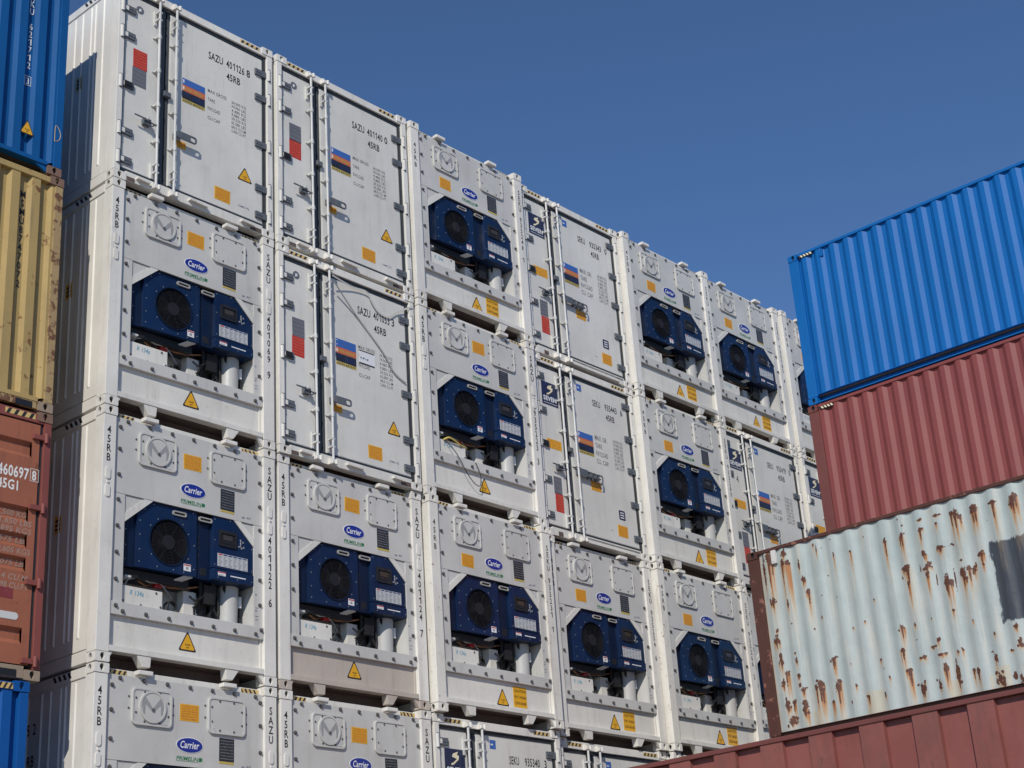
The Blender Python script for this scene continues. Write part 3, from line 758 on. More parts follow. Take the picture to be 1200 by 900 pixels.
# ------------------------------------------------------------------ the door end of a reefer
def hinge_mesh(right):
    mb = MB()
    if not right:
        mb.box(.075, .262, -.002, .024, -.045, .045, 0)
        for i in range(3): mb.cyl((.165+.036*i, -.010, .0), (.165+.036*i, -.002, .0), .012, 6, 0)
        mb.box(.152, .157, -.007, -.002, -.045, .045, 0); mb.box(.225, .230, -.007, -.002, -.045, .045, 0); mb.box(.10, .15, -.004, -.002, -.030, .030, 1)
        mb.cyl((.055, -.012, -.085), (.055, -.012, .085), .024, 10, 1); mb.cyl((.055, -.012, .086), (.055, -.012, .092), .027, 10, 0); mb.cyl((.055, -.012, -.092), (.055, -.012, -.086), .027, 10, 0); mb.box(.06, .076, -.010, .010, -.04, .04, 0)
    else:
        mb.box(2.165, 2.365, -.002, .024, -.045, .045, 0)
        for i in range(3): mb.cyl((2.185+.036*i, -.010, .0), (2.185+.036*i, -.002, .0), .012, 6, 0)
        mb.box(2.262, 2.267, -.006, -.002, -.045, .045, 0)
        mb.cyl((2.383, -.012, -.085), (2.383, -.012, .085), .024, 10, 1); mb.cyl((2.383, -.012, .086), (2.383, -.012, .092), .027, 10, 0); mb.cyl((2.383, -.012, -.092), (2.383, -.012, -.086), .027, 10, 0); mb.box(2.362, 2.378, -.010, .010, -.04, .04, 0)
    return mb.mesh('hinge', ['hinge_grey', 'white_post'], .004)
def rod_mesh(x, guides):
    mb = MB(); mb.cyl((x, -.05, .045), (x, -.05, 2.80), .0165, 10, 0)
    for z, s in ((.055, 1), (2.785, -1)):
        mb.box(x-.035, x+.035, -.075, -.002, z-.02, z+.02, 1); mb.cyl((x+.03, -.07, z-.03), (x+.03, -.07, z+.03), .02, 8, 1); mb.box(x-.05, x-.02, -.06, -.004, z-.03, z+.045, 1)
    for z in guides: mb.box(x-.03, x+.03, -.060, .0295, z-.012, z+.012, 0); mb.cyl((x-.045, .01, z), (x-.045, .0295, z), .012, 6, 0); mb.cyl((x, -.05, z-.03), (x, -.05, z+.03), .024, 10, 0)
    for z in (.30, 2.52): mb.box(x-.042, x-.012, .004, .0295, z-.11, z+.11, 0); mb.box(x-.03, x+.03, -.062, .0295, z-.05, z-.03, 0); mb.box(x-.03, x+.03, -.062, .0295, z+.06, z+.08, 0)
    return mb.mesh('lock_rod', ['galvanised', 'white_post'], 0)
def lever_mesh(z):
    mb = MB()
    mb.tube([(.245, -.055, z+.005), (.36, -.060, z+.0), (.44, -.05, z-.01), (.575, -.05, z-.03)], .0105, 6, 0)
    mb.box(.40, .50, -.04, .0295, z-.05, z+.03, 0); mb.cyl((.445, -.075, z+.02), (.445, -.04, z+.02), .02, 8, 1)
    mb.tube([(.42, -.03, z-.02), (.47, -.045, z-.06), (.52, -.04, z-.05), (.57, -.05, z-.01)], .009, 6, 0)
    return mb.mesh('latch_lever', ['hinge_grey', 'galvanised'])
def pull_mesh(z, long_):
    mb = MB()
    if not long_:
        mb.plate(rrect(.862, 1.165, z-.055, z+.045, .035, 4), [rrect(1.07, 1.145, z-.035, z+.025, .02, 4)], -.075, -.058, 0)
        mb.box(.862, .90, -.0575, .0295, z-.045, z+.035, 0)
    else:
        mb.box(.862, 1.07, -.05, -.036, z-.055, z+.055, 0); mb.box(.862, .90, -.0355, .0295, z-.045, z+.035, 0)
        mb.tube([(1.05, -.05, z+.03), (1.25, -.055, z+.02), (1.40, -.05, z+.03), (1.415, -.05, z), (1.41, -.05, z-.08), (1.38, -.05, z-.09)], .012, 6, 0)
        mb.tube([(1.05, -.05, z-.04), (1.20, -.055, z-.045), (1.36, -.05, z-.03)], .012, 6, 0)
        for x in (1.12, 1.22, 1.32): mb.box(x-.012, x+.012, -.06, .0295, z-.06, z+.04, 0)
    return mb.mesh('door_handle', ['hinge_grey'], .003)
VALS = '34,000 KG\n74,960 LBS\n4,480 KG\n9,880 LBS\n29,520 KG\n65,080 LBS\n68.0 CU.M\n2,400 CU.FT'
def door_end(col, row, loc, label, maker, number, red_first=False, rework=False, mark=None, sillbar=True, worn=False):
    root = thing('reefer_container', label, 'container', loc, 'white reefers with door end in view')
    pm = 'white_worn' if worn else 'white_post'
    white_body(root, floor_y=.13)
    boxpart('corner_post', pm, root, 0, .088, 0, .17, .118, H-.118)
    boxpart('corner_post', pm, root, W-.088, W, 0, .17, .118, H-.118)
    castings(root, pm)
    hd = boxpart('header_rail', 'white_post', root, .089, W-.089, .006, .165, 2.758, 2.862)
    hazard(hd, .19, .50, 2.795, 2.842, .0055); hazard(hd, 1.90, 2.22, 2.795, 2.842, .0055)
    ob('door_seal', cache('gk', lambda: MB().box(.0885, W-.0885, .078, .13, .145, 2.757).box(.0885, W-.0885, .034, .0779, 2.709, 2.757).box(.0885, W-.0885, .034, .0779, .144, .187).box(.0885, .1225, .040, .0779, .1871, 2.7089).box(2.2975, W-.0885, .034, .0779, .1871, 2.7089).mesh('door_seal', ['gasket'])), root)
    def sill():
        mb = MB().box(.175, W-.175, .004, .12, .022, .142)
        if maker == 0:
            for a, b in ((.32, .50), (1.09, 1.36), (1.90, 2.10)): mb.prism([(a, .075), (b, .065), (b, .098), (a, .108)], -.045, .003)
            mb.box(.19, .30, -.002, .003, .03, .075, 1); mb.box(2.06, 2.24, -.002, .003, .03, .085, 1)
        else:
            mb.prism([(.90, .028), (2.10, .028), (2.10, .048), (.90, .048)], -.035, .003); mb.prism([(.90, .115), (2.22, .115), (2.22, .13), (.90, .13)], -.012, .003)
            mb.box(.30, .40, -.002, .003, .03, .09, 1)
        return mb.mesh('sill', ['panel_white', 'underside'], 0)
    ob('sill', cache(('dsill', maker), sill), root)
    hz = (2.47, 2.08, 1.36, .70, .30) if maker == 0 else (2.55, 1.99, 1.45, .89, .34)
    gz = (.70, 1.22, 1.72, 2.22)
    lever_z, pull_z = (.94, .925) if maker == 0 else (1.12, 1.14)
    d1 = ob('door', cache('leaf1', lambda: MB().box(.124, .628, .030, .10, .188, 2.708).box(.136, .616, .026, .0299, .20, 2.696).mesh('door', ['door_white'], .004)), root)
    d2 = ob('door', cache('leaf2', lambda: MB().box(.795, 2.296, .030, .10, .188, 2.708).box(.808, 2.284, .026, .0299, .20, 2.696).mesh('door', ['door_white'], .004)), root)
    ob('seal_strip', cache('ss', lambda: MB().box(.645, .722, .045, .0775, .165, 2.738, 0).box(.752, .785, .05, .0775, .165, 2.738, 0).mesh('seal_strip', ['seal_grey'])), root)
    d1.location.y = d2.location.y = .016
    for z in hz:
        ob('hinge', cache(('hinge', 0), lambda: hinge_mesh(False)), d1, (0, 0, z)); ob('hinge', cache(('hinge', 1), lambda: hinge_mesh(True)), d2, (0, 0, z))
    ob('hinge_lock', cache(('hl', maker), lambda: MB().box(.115, .215, -.03, -.006, hz[2]-.03, hz[2]+.03).mesh('hinge_lock', ['black'], .006)), d1)
    ob('lock_rod', cache('rod1', lambda: rod_mesh(.583, gz)), d1); ob('lock_rod', cache('rod2', lambda: rod_mesh(.845, gz)), d2)
    ob('latch_lever', cache(('lev', maker), lambda: lever_mesh(lever_z)), d1)
    ob('door_handle', cache(('pull', maker), lambda: pull_mesh(pull_z, maker == 1)), d2)
    ob('centre_clip', cache('clip', lambda: MB().box(.70, .80, -.02, .034, 1.43, 1.50).mesh('centre_clip', ['hinge_grey'], .006)), d2)
    y = .026
    n6, ck = number[:6], number[6]
    if maker == 0:
        lettering(d2, 'owner_code', lambda mb: text(mb, 'SAZU', 1.405, 2.325, y-.0015, .112, .78, .022, fit=.235), ('ow', maker))
        lettering(d2, 'container_number', lambda mb: text(mb, n6, 1.695, 2.325, y-.0015, .112, .78, .022, fit=.30), ('num', number))
        lettering(d2, 'check_digit', lambda mb: text(mb, ck, 2.03, 2.325, y-.0015, .112, .78, .025), ('ck', maker, ck))
        lettering(d2, 'type_code', lambda mb: text(mb, '45RB', 1.70, 2.135, y-.0015, .105, .78, .025, fit=.225), ('tc', maker))
    else:
        lettering(d2, 'owner_code', lambda mb: text(mb, 'SEKU', 1.425, 2.37, y-.0015, .105, .78, .02, fit=.19), ('ow', maker))
        lettering(d2, 'container_number', lambda mb: text(mb, n6, 1.73, 2.37, y-.0015, .105, .78, .02, fit=.30), ('num', number))
        lettering(d2, 'check_digit', lambda mb: text(mb, ck, 2.12, 2.37, y-.0015, .105, .78, .02), ('ck', maker, ck))
        lettering(d2, 'type_code', lambda mb: text(mb, '45RB', 1.74, 2.20, y-.0015, .10, .78, .02, fit=.21), ('tc', maker))
    if maker == 0: rows = [('MAX GROSS', 1.40, 1.81, .05, .30), ('TARE', 1.40, 1.68, .05, .115), ('PAYLOAD', 1.40, 1.545, .05, .20), ('CU.CAP', 1.40, 1.405, .05, .20)]
    else: rows = [('MAX. GR.', 1.41, 1.80, .078, .30), ('TARE', 1.41, 1.67, .078, .16), ('PAYLOAD', 1.41, 1.54, .078, .29), ('CU. CAP.', 1.41, 1.41, .078, .30)]
    for t, xx, zz, sz, ft in rows:
        lettering(d2, 'weight_heading', lambda mb: text(mb, t, xx, zz, y-.0015, sz, .8, .010, fit=ft), ('wh', maker, t), 'ink_soft')
    for i, t in enumerate(VALS.split('\n')):
        xx, zz, sz = (1.785, 1.80-.0615*i, .043) if maker == 0 else (1.86, 1.855-.0635*i, .050)
        lettering(d2, 'weight_value', lambda mb: text(mb, t, xx, zz, y-.0015, sz, .8, .006, fit=.235), ('wv', maker, i), 'ink_soft')
    def colour_label(key, extra):
        def f():
            mb = MB(); x0, x1 = .998, 1.354; z = 1.846
            rows = [('sticker_blue', .10), ('sticker_rust', .09), ('sticker_plate', .115), ('sticker_gold', .05)]
            if extra: z += .0; rows = [('sticker_blue', .06), ('sticker_blue', .06)] + rows[1:]
            for i, (mm, hh) in enumerate(rows):
                idx = ['sticker_blue', 'sticker_rust', 'sticker_plate', 'sticker_gold'].index(mm)
                mb.box(x0, x1, y-.0025, y, z-hh+.004, z, idx)
                if idx == 0: mb.box(x0+.012, x0+.03, y-.0035, y-.0026, z-hh+.03, z-.02, 4)
                if idx == 1: text(mb, 'SUPER FREEZER', x0+.03, z-hh*.72, y-.004, hh*.42, .8, .02, m=3, fit=.30); mb.box(x0+.01, x0+.03, y-.0035, y-.0026, z-hh+.02, z-.02, 4)
                if idx == 2:
                    mb.box(x0+.01, x0+.12, y-.0035, y-.0026, z-hh*.5, z-.012, 5); mb.box(x0+.16, x0+.34, y-.0035, y-.0026, z-hh+.02, z-.02, 5)
                if idx == 3: text(mb, '02702 847577', x0+.01, z-hh+.012, y-.004, .026, .8, .02, m=2, fit=.33)
                z -= hh
            return mb.mesh('approval_label', ['sticker_blue', 'sticker_rust', 'sticker_plate', 'sticker_gold', 'sticker_white', 'sticker_navy'])
        return cache(key, f)
    ob('approval_label', colour_label(('clab', rework), rework), d2)
    if rework:
        sticker('paper_card', d2, 1.405, 1.685, 1.615, 1.79, y, 'sticker_white', ('', '', 'IN', ''), 'ink_navy')
        lettering(d2, 'card_edge', lambda mb: (mb.box(1.405, 1.685, y-.004, y-.003, 1.782, 1.796), mb.box(1.405, 1.685, y-.004, y-.003, 1.60, 1.618)), 'cardedge', 'ink_black')
    RED = ('WARNING', 'FALLING CARGO', 'OPEN DOOR WITH', 'CARE. STAND', 'CLEAR OF LOAD', 'WHEN OPENING')
    if maker == 0:
        ob('emblem', cache('emb', lambda: MB().cyl((.333, y-.003, 2.542), (.333, y, 2.542), .056, 24, 0).prism([(.31, 2.53), (.325, 2.512), (.336, 2.53), (.356, 2.532), (.345, 2.548), (.35, 2.57), (.333, 2.558), (.318, 2.566), (.322, 2.548)], y-.0045, y-.0031, 1).mesh('emblem', ['sticker_grey', 'sticker_white'])), d1)
        if red_first:
            sticker('warning_sticker', d1, .25, .455, 1.675, 1.94, y, 'sticker_red', RED, 'ink_salmon', fill=.33); sticker('notice_sticker', d1, .25, .455, 1.41, 1.672, y, 'sticker_grey', ('NOTICE', 'CARGO', 'TEMPERATURE', 'RECORD'), 'ink_grey', fill=.2)
        else:
            sticker('warning_sticker', d1, .25, .455, 1.395, 1.665, y, 'sticker_red', RED, 'ink_salmon', fill=.33); sticker('notice_sticker', d1, .25, .455, 1.668, 1.93, y, 'sticker_grey', ('NOTICE', 'CARGO', 'TEMPERATURE', 'RECORD'), 'ink_grey', fill=.2)
        triangle(d2, 2.005, .715, .926, y, .122)
        sticker('caution_sticker', d2, 1.52, 1.768, .29, .475, y, 'sticker_orange', CAUT6, 'sticker_rust')
        sticker('handle_sticker', d2, .935, 1.075, .80, .90, y, 'sticker_orange', ('CLOSE', 'LOCK'), 'sticker_rust')
        lettering(d2, 'small_print', lambda mb: text(mb, 'CIMC-TJ', 1.90, .32, y-.0015, .025, .8, .01, fit=.17), 'cimc', 'ink_navy')
    else:
        def sev():
            mb = MB().box(.205, .575, y-.0025, y, 2.10, 2.475, 0)
            e = [(.335, 2.375), (.355, 2.415), (.45, 2.445), (.425, 2.400), (.465, 2.395), (.455, 2.345), (.36, 2.275), (.315, 2.268), (.325, 2.295), (.355, 2.30), (.425, 2.352), (.39, 2.362)]
            mb.add([(a, y-.004, b) for a, b in e], [tuple(t) for t in tessellate_polygon([[Vector((a, b, 0)) for a, b in e]])], 1)
            text(mb, 'SEVEN', .235, 2.172, y-.004, .072, .9, .05, m=2, fit=.30); mb.box(.24, .545, y-.004, y-.003, 2.13, 2.137, 2)
            return mb.mesh('brand_panel', ['sticker_navy', 'ink_cream', 'sticker_white'])
        ob('brand_panel', cache('sev', sev), d1)
        sticker('blue_tag', d2, 1.052, 1.165, 2.53, 2.645, y, 'sticker_blue', ('', 'i', ''), 'ink_white')
        sticker('door_sticker', d1, .235, .565, 1.40, 1.552, y, 'sticker_orange', ('CAUTION', 'OPEN THIS DOOR FIRST', 'KEEP DOOR CLOSED', 'IN TRANSIT'), 'sticker_rust', fill=.45)
        sticker('notice_sticker', d1, .335, .515, .70, .97, y, 'sticker_grey', ('NOTICE', 'CARGO', 'RECORD'), 'ink_grey', fill=.2)
        sticker('warning_sticker', d1, .335, .515, .41, .695, y, 'sticker_red', RED, 'ink_salmon', fill=.33)
        sticker('caution_sticker', d2, 1.215, 1.455, .935, 1.085, y, 'sticker_orange', CAUT6[:4], 'sticker_rust')
        sticker('caution_sticker', d2, 1.788, 2.03, .31, .495, y, 'sticker_orange', CAUT6, 'sticker_rust')
        def dk():
            mb = MB(); mb.prism(rrect(1.845, 1.995, .588, .742, .02), y-.0025, y, 0)
            for k in range(3): mb.box(1.875, 1.965, y-.0035, y-.0026, .615+.04*k, .632+.04*k, 1)
            return mb.mesh('tank_sticker', ['sticker_navy', 'ink_white'])
        ob('tank_sticker', cache('dk', dk), d2)
        lettering(d2, 'small_print', lambda mb: text(mb, 'CIMC', 1.60, .36, y-.0015, .025, .8, .01), 'cimc2', 'ink_grey')
        if mark: lettering(d1, 'painted_mark', lambda mb: text(mb, mark, .36, 1.86, y-.0015, .13, .8, .0), ('mk', mark))
    return root

# ------------------------------------------------------------------ the wall of white containers
COLX = [0, 2.508, 5.012, 7.516, 9.993, 12.474, 14.965]
COLY = [0, -.014, -.043, .047, -.051, .075, .021]
COLZ = [0, -.004, -.010, -.069, -.075, .027, .019]
def at(c, r, dy=0): return (COLX[c], COLY[c]+dy, 14.48-H*(r+1)+COLZ[c])
g = bpy.data.objects
door_end(0, 0, at(0, 0), 'white reefer door end numbered 401126 with red over grey sticker, topmost of the corner column', 0, '4011268', red_first=True)
door_end(1, 0, at(1, 0), 'white reefer door end numbered 401140 in the top row', 0, '4011400')
reefer_end(2, 0, at(2, 0), 'white reefer machinery end in top row between door ends 401140 and 935343', 1, '9352481', high=True)
door_end(3, 0, at(3, 0), 'white reefer door end numbered 935343 with navy logo panel, in the top row', 1, '9353430')
reefer_end(4, 0, at(4, 0), 'white reefer machinery end in top row just after door end 935343', 1, '9352697', high=True)
reefer_end(5, 0, at(5, 0), 'white reefer machinery end in top row resting on door end 935419', 1, '9351854', high=True)
reefer_end(6, 0, at(6, 0), 'white reefer machinery end in top row half hidden behind the bright blue container', 1, '9352018', high=True)
reefer_end(0, 1, at(0, 1), 'white reefer machinery end with 401069 on its post, under door end 401126', 0, '4010699')
door_end(1, 1, at(1, 1), 'white reefer door end numbered 401053 with loose strap hanging across it', 0, '4010533', rework=True)
reefer_end(2, 1, at(2, 1), 'white reefer machinery end with dangling yellow cable, between door ends 401053 and 935443', 0, '9352233')
door_end(3, 1, at(3, 1), 'white reefer door end numbered 935443 with navy logo panel, in the second row', 1, '9354436')
reefer_end(4, 1, at(4, 1), 'white reefer machinery end between door ends 935443 and 935419 in second row', 1, '9352804', high=True)
door_end(5, 1, at(5, 1), 'white reefer door end numbered 935419 with a 4 below its logo panel', 1, '9354190', mark='4')
door_end(6, 1, at(6, 1), 'white reefer door end mostly hidden behind the maroon container', 1, '9354822')
reefer_end(0, 2, at(0, 2), 'white reefer machinery end numbered 401122 in the third row of the corner column', 0, '4011226')
reefer_end(1, 2, at(1, 2, .03), 'white reefer machinery end with brown dusty sill, under door end 401053', 0, '4011247', dusty=True)
reefer_end(2, 2, at(2, 2, -.03), 'white reefer machinery end with chipped post, between the dusty-silled reefer and the one under 935443', 1, '9352311', high=True, worn=True)
reefer_end(3, 2, at(3, 2, -.01), 'white reefer machinery end directly under door end 935443', 1, '9352546', high=True)
reefer_end(4, 2, at(4, 2, -.01), 'white reefer machinery end beside the rusty grey container with no dark data plate', 1, '9352662', high=True, plate=False, worn=True)
reefer_end(5, 2, at(5, 2, .03), 'white reefer machinery end almost wholly hidden behind the rusty grey container', 1, '9352909', high=True)
reefer_end(0, 3, at(0, 3), 'white reefer machinery end at the bottom edge of the corner column', 0, '4011252')
reefer_end(1, 3, at(1, 3, .02), 'white reefer machinery end at the bottom edge under the dusty-silled reefer', 0, '4011186')
door_end(2, 3, at(2, 3, .06), 'white reefer door end numbered 935340 at the bottom edge of the photo', 1, '9353403')
door_end(3, 3, at(3, 3, .05), 'white reefer door end with only its lock rod tops showing above the red container', 1, '9353721')
door_end(4, 3, at(4, 3, .03), 'white reefer door end hidden behind the red container', 1, '9353555')

def side_marks(z0, txts):
    pass
# stickers and numbers on the shaded flank of the corner column (children of each container)
corner = [o for o in bpy.data.objects if o.type == 'EMPTY' and o.parent is None and abs(o.location.x) < .01]
corner.sort(key=lambda o: -o.location.z)
def flank(root, parts, name, mats):
    mb = MB()
    for p in parts: p(mb)
    mb.v = [(v[1]+.0165, -v[0]+2*0, v[2]) for v in mb.v]
    ob(name, mb.mesh(name, mats), root)
for i, o in enumerate(corner):
    # drawn in a local frame: x runs from the rear towards the front edge
    flank(o, [lambda mb: mb.box(-.90, -.78, -.004, -.001, 1.60, 1.80, 0),
              lambda mb: [mb.box(-.885, -.795, -.006, -.0045, 1.63+.05*k, 1.66+.05*k, 1) for k in range(3)]],
          'flank_sticker', ['sticker_orange' if i else 'sticker_gold', 'ink_black'])
flank(corner[3], [lambda mb: text(mb, '125 2', -1.35, 2.32, -.004, .12, .7, .02), lambda mb: text(mb, 'RB', -1.22, 1.98, -.004, .12, .7, .02)], 'flank_number', ['ink_black'])
flank(corner[2], [lambda mb: text(mb, '6', -1.12, 2.38, -.004, .12, .7, .02)], 'flank_number', ['ink_black'])
flank(corner[1], [lambda mb: text(mb, '9', -1.12, 2.38, -.004, .12, .7, .02)], 'flank_number', ['ink_black'])

# plain supporting row at ground level, below the picture
for c in range(7):
    z0 = 14.48-H*5+COLZ[c]
    rt = thing('reefer_container', 'plain white reefer container on the ground under %s column, below the photo' % ('the corner', 'the second', 'the third', 'the fourth', 'the fifth', 'the sixth', 'the last')[c], 'container', (COLX[c], COLY[c]+.02, z0), 'white reefers at ground level')
    white_body(rt); castings(rt, 'white_post'); boxpart('corner_post', 'white_post', rt, 0, .165, 0, .17, .118, H-.118); boxpart('corner_post', 'white_post', rt, W-.172, W, 0, .17, .118, H-.118)
    boxpart('end_wall', 'panel_grey', rt, .166, W-.173, .04, .10, .02, H-.04)

# loose strap and diagonal grey band on door 401053, dangling cable on the reefer beside it
def smooth(pts, n=6):
    out = []; P = [Vector(p) for p in pts]
    for i in range(len(P)-1):
        a, b, c, d = P[max(i-1, 0)], P[i], P[i+1], P[min(i+2, len(P)-1)]
        for k in range(n):
            t = k/n; out.append(.5*((2*b)+(-a+c)*t+(2*a-5*b+4*c-d)*t*t+(-a+3*b-3*c+d)*t**3))
    out.append(P[-1]); return out
x0, y0, z0 = at(1, 1)
st = thing('strap', 'loose pale strap stretched across door end 401053', 'strap', (x0, y0, z0))
ob('pale_band', MB().ribbon(smooth([(.86, -.075, 2.67), (1.27, .0, 2.665), (1.55, .005, 2.675), (1.64, .01, 2.57), (1.76, .02, 2.46), (1.96, .02, 2.43), (2.14, .015, 2.56), (2.39, -.02, 2.71)]), .026).mesh('pale_band', ['strap']), st)
ob('grey_band', MB().ribbon(smooth([(.88, -.072, 2.60), (1.37, .022, 2.265), (1.83, .022, 1.875), (2.03, .022, 1.63), (2.25, .022, 1.53)]), .024).mesh('grey_band', ['band_grey']), st)  # thin grey ribbon running diagonally down the door leaf
x0, y0, z0 = at(2, 1)
cb = thing('cable', 'thin yellow cable hanging out of a reefer machinery recess over its sill', 'cable', (x0, y0, z0))
ob('yellow_lead', MB().tube(smooth([(.44, .065, .885), (.52, .03, .925), (.66, .04, .905), (.78, .06, .88), (.93, .10, .885), (.99, .2, .88)]), .013, 6).mesh('yellow_lead', ['cable_yellow']), cb)
ob('thin_wire', MB().tube(smooth([(.46, .065, .89), (.60, -.015, .70), (.79, -.015, .46), (.92, -.01, .35), (1.03, -.01, .315), (1.07, -.01, .38), (1.06, -.015, .50), (1.0, .005, .66)]), .006, 5).mesh('thin_wire', ['ink_black']), cb)

# ------------------------------------------------------------------ ordinary corrugated containers
def corr_profile(length, pitch, depth, fr, phase=0., soft=1):
    """points (s, d) along the wall; d = inward depth"""
    o, s1, i_, s2 = [f*pitch for f in fr]; pts = []
    s = -pitch + phase % pitch
    while s < length+pitch:
        pts += [(s, 0), (s+o, 0), (s+o+s1, depth), (s+o+s1+i_, depth)]
        s += pitch
    out = [(0., 0.)]; a = .0
    def val(q):
        for (p0, d0), (p1, d1) in zip(pts, pts[1:]):
            if p0 <= q <= p1: return d0+(d1-d0)*((q-p0)/(p1-p0) if p1 > p0 else 0)
        return 0
    qs = sorted(set([0., length]+[p for p, _ in pts if .0 < p < length]))
    return [(q, val(q)) for q in qs]
def wall_from(profile, z0, z1, nz, frame, name, mat):
    """frame(s, d, z) -> xyz"""
    mb = MB(); n = len(profile); vs = []
    for k in range(nz+1):
        z = z0+(z1-z0)*k/nz
        vs += [frame(s, d, z) for s, d in profile]
    fs = [(k*n+i, k*n+i+1, (k+1)*n+i+1, (k+1)*n+i) for k in range(nz) for i in range(n-1)]
    mb.add(vs, fs); return mb.mesh(name, [mat])
STD = (.25, .25, .25, .25)
def dry(label, loc, h, paintm, postm, castm, group, pitch=.257, phase=0., ln=12.19, depth=.036, fr=STD, panel=None, endpanel=None, railm=None, raildepth=.0, hazards=None, castd=None, top_rail=.06, endpitch=.257, endphase=0.):
    root = thing('shipping_container', label, 'container', loc, group)
    railm = railm or paintm
    for x in (0, W-.10):
        for y in (0, ln-.17): boxpart('corner_post', postm, root, x, x+.10, y, y+.17, .118, h-.118)
    castings(root, castm, W, h, castd)
    # rear castings
    for s, x in ((0, -.004), (1, W-.174)):
        for z in (0, h-.118):
            o = ob('corner_casting', cache(('castr', s, castm), lambda: mirror_y(cache(('cast', s, castm), lambda: casting_mesh(s, [castm, 'black'], 0)))), root, (x, ln+.005, z))
    sp = ob('side_panel', panel or wall_from(corr_profile(ln-.34, pitch, depth, fr, phase), .155, h-top_rail, 1, lambda s, d, z: (.012+d, .17+s, z), 'side_panel', paintm), root)
    ob('side_panel', cache(('sp2', paintm, h, pitch, ln), lambda: wall_from(corr_profile(ln-.34, pitch, depth, fr, phase), .155, h-top_rail, 1, lambda s, d, z: (W-.012-d, .17+s, z), 'side_panel', paintm)), root)
    for a, b in ((.0, .062), (W-.062, W)):
        ob('top_rail', cache(('tr', railm, h, a, ln, top_rail), lambda: MB().box(a, b, .171, ln-.171, h-top_rail, h-.012).mesh('top_rail', [railm], .008)), root)
        s = 1 if a == 0 else -1; e = 0 if a == 0 else W
        def br():
            mb = MB()
            f = lambda p, q: (min(e+s*p, e+s*q), max(e+s*p, e+s*q))
            mb.box(*f(.115, .122), .163, ln-.163, .030, .154); mb.box(*f(.006, .1149), .171, ln-.171, .018, .034); mb.box(*f(.006, .1149), .171, ln-.171, .148, .1545)
            return mb.mesh('bottom_rail', [railm])
        ob('bottom_rail', cache(('br', railm, a, ln), br), root)
    ob('roof', cache(('dr', paintm, h, ln), lambda: MB().box(.0625, W-.0625, .02, ln-.02, h-.05, h-.02).mesh('roof', [paintm])), root)
    ob('underframe', cache(('duf', ln), lambda: MB().box(.06, W-.06, .12, ln-.12, .12, .15).mesh('underframe', ['underside'])), root)
    if endpanel != 'door':
        e = ob('end_panel', wall_from(corr_profile(W-.2, endpitch, .055, (.40, .14, .32, .14), endphase), .16, h-.10, 1, lambda s, d, z: (.10+s, .014+d, z), 'end_panel', paintm), root)
        boxpart('end_rail', railm, root, .1001, W-.1001, .004, .10, h-.1, h-.028); boxpart('end_sill', railm, root, .176, W-.176, .006, .11, .105, .158, bevel=.004)
    ob('end_panel', cache(('ep2', paintm, h, ln), lambda: wall_from(corr_profile(W-.2, .25, .045, (.30, .22, .26, .22), .02), .02, h-.02, 1, lambda s, d, z: (.10+s, ln-.014-d, z), 'end_panel', paintm)), root)
    return root
def mirror_y(me):
    m = me.copy()
    for v in m.vertices: v.co.y = -v.co.y
    m.flip_normals(); return m

# right-hand stacks: long sides face the lane
FAR = -2.56
LNG = 12.19
def right(label, X, z, h, far, *a, **k): return dry(label, (X, far-LNG, z), h, *a, **k)
GR = 'stacked containers showing their long sides'
# crest phase helper: s = y - (far-LNG+.17)
def ph(far, ycrest, pitch, o=.25): return (ycrest-(far-LNG+.17)-pitch*o/2)
blue = right('bright blue corrugated container on top of the maroon one', 11.0, 10.665, 2.591, -2.53, 'blue_right', 'blue_right', 'blue_right', GR, phase=ph(-2.53, -2.91+.095, .257), fr=(.27, .25, .23, .25))
mar = right('maroon corrugated container under the bright blue one', 11.0, 7.769, 2.896, -2.50, 'maroon', 'maroon_post', 'maroon_post', GR, phase=ph(-2.5, -2.72, .257), fr=(.27, .25, .23, .25))
right('lower maroon container hidden behind the rusty grey one', 11.0, 5.178, 2.591, -2.6, 'maroon', 'maroon_post', 'maroon_post', GR)
right('second blue container from the ground behind the red one', 11.0, 2.587, 2.591, -2.6, 'blue_right', 'blue_right', 'blue_right', GR)
right('blue container on the ground behind the red one', 11.0, -.004, 2.591, -2.6, 'blue_right', 'blue_right', 'blue_right', GR)
for rt, yy, zz in ((blue, -2.53, 2.591), (mar, -2.50, 2.896)):
    def hs():
        mb = MB()
        for i in range(4):
            y = LNG-.42-.045*0+i*.055-.02
            mb.add([(-.002, y, zz-.10), (-.002, y+.03, zz-.10), (-.002, y+.055, zz-.062), (-.002, y+.025, zz-.062)], [(0, 1, 2, 3)], 1)
        mb.box(-.0015, .012, LNG-.44, LNG-.20, zz-.105, zz-.0605, 0)
        return mb.mesh('hazard_stripe', ['ink_black', 'ink_cream'])
    ob('hazard_stripe', hs(), rt)
ob('side_vent', MB().box(.0, .045, LNG-.62, LNG-.56, 2.591-.21, 2.591-.09).box(-.004, .0, LNG-.61, LNG-.57, 2.591-.19, 2.591-.165).mesh('side_vent', ['blue_right'], .004), blue)

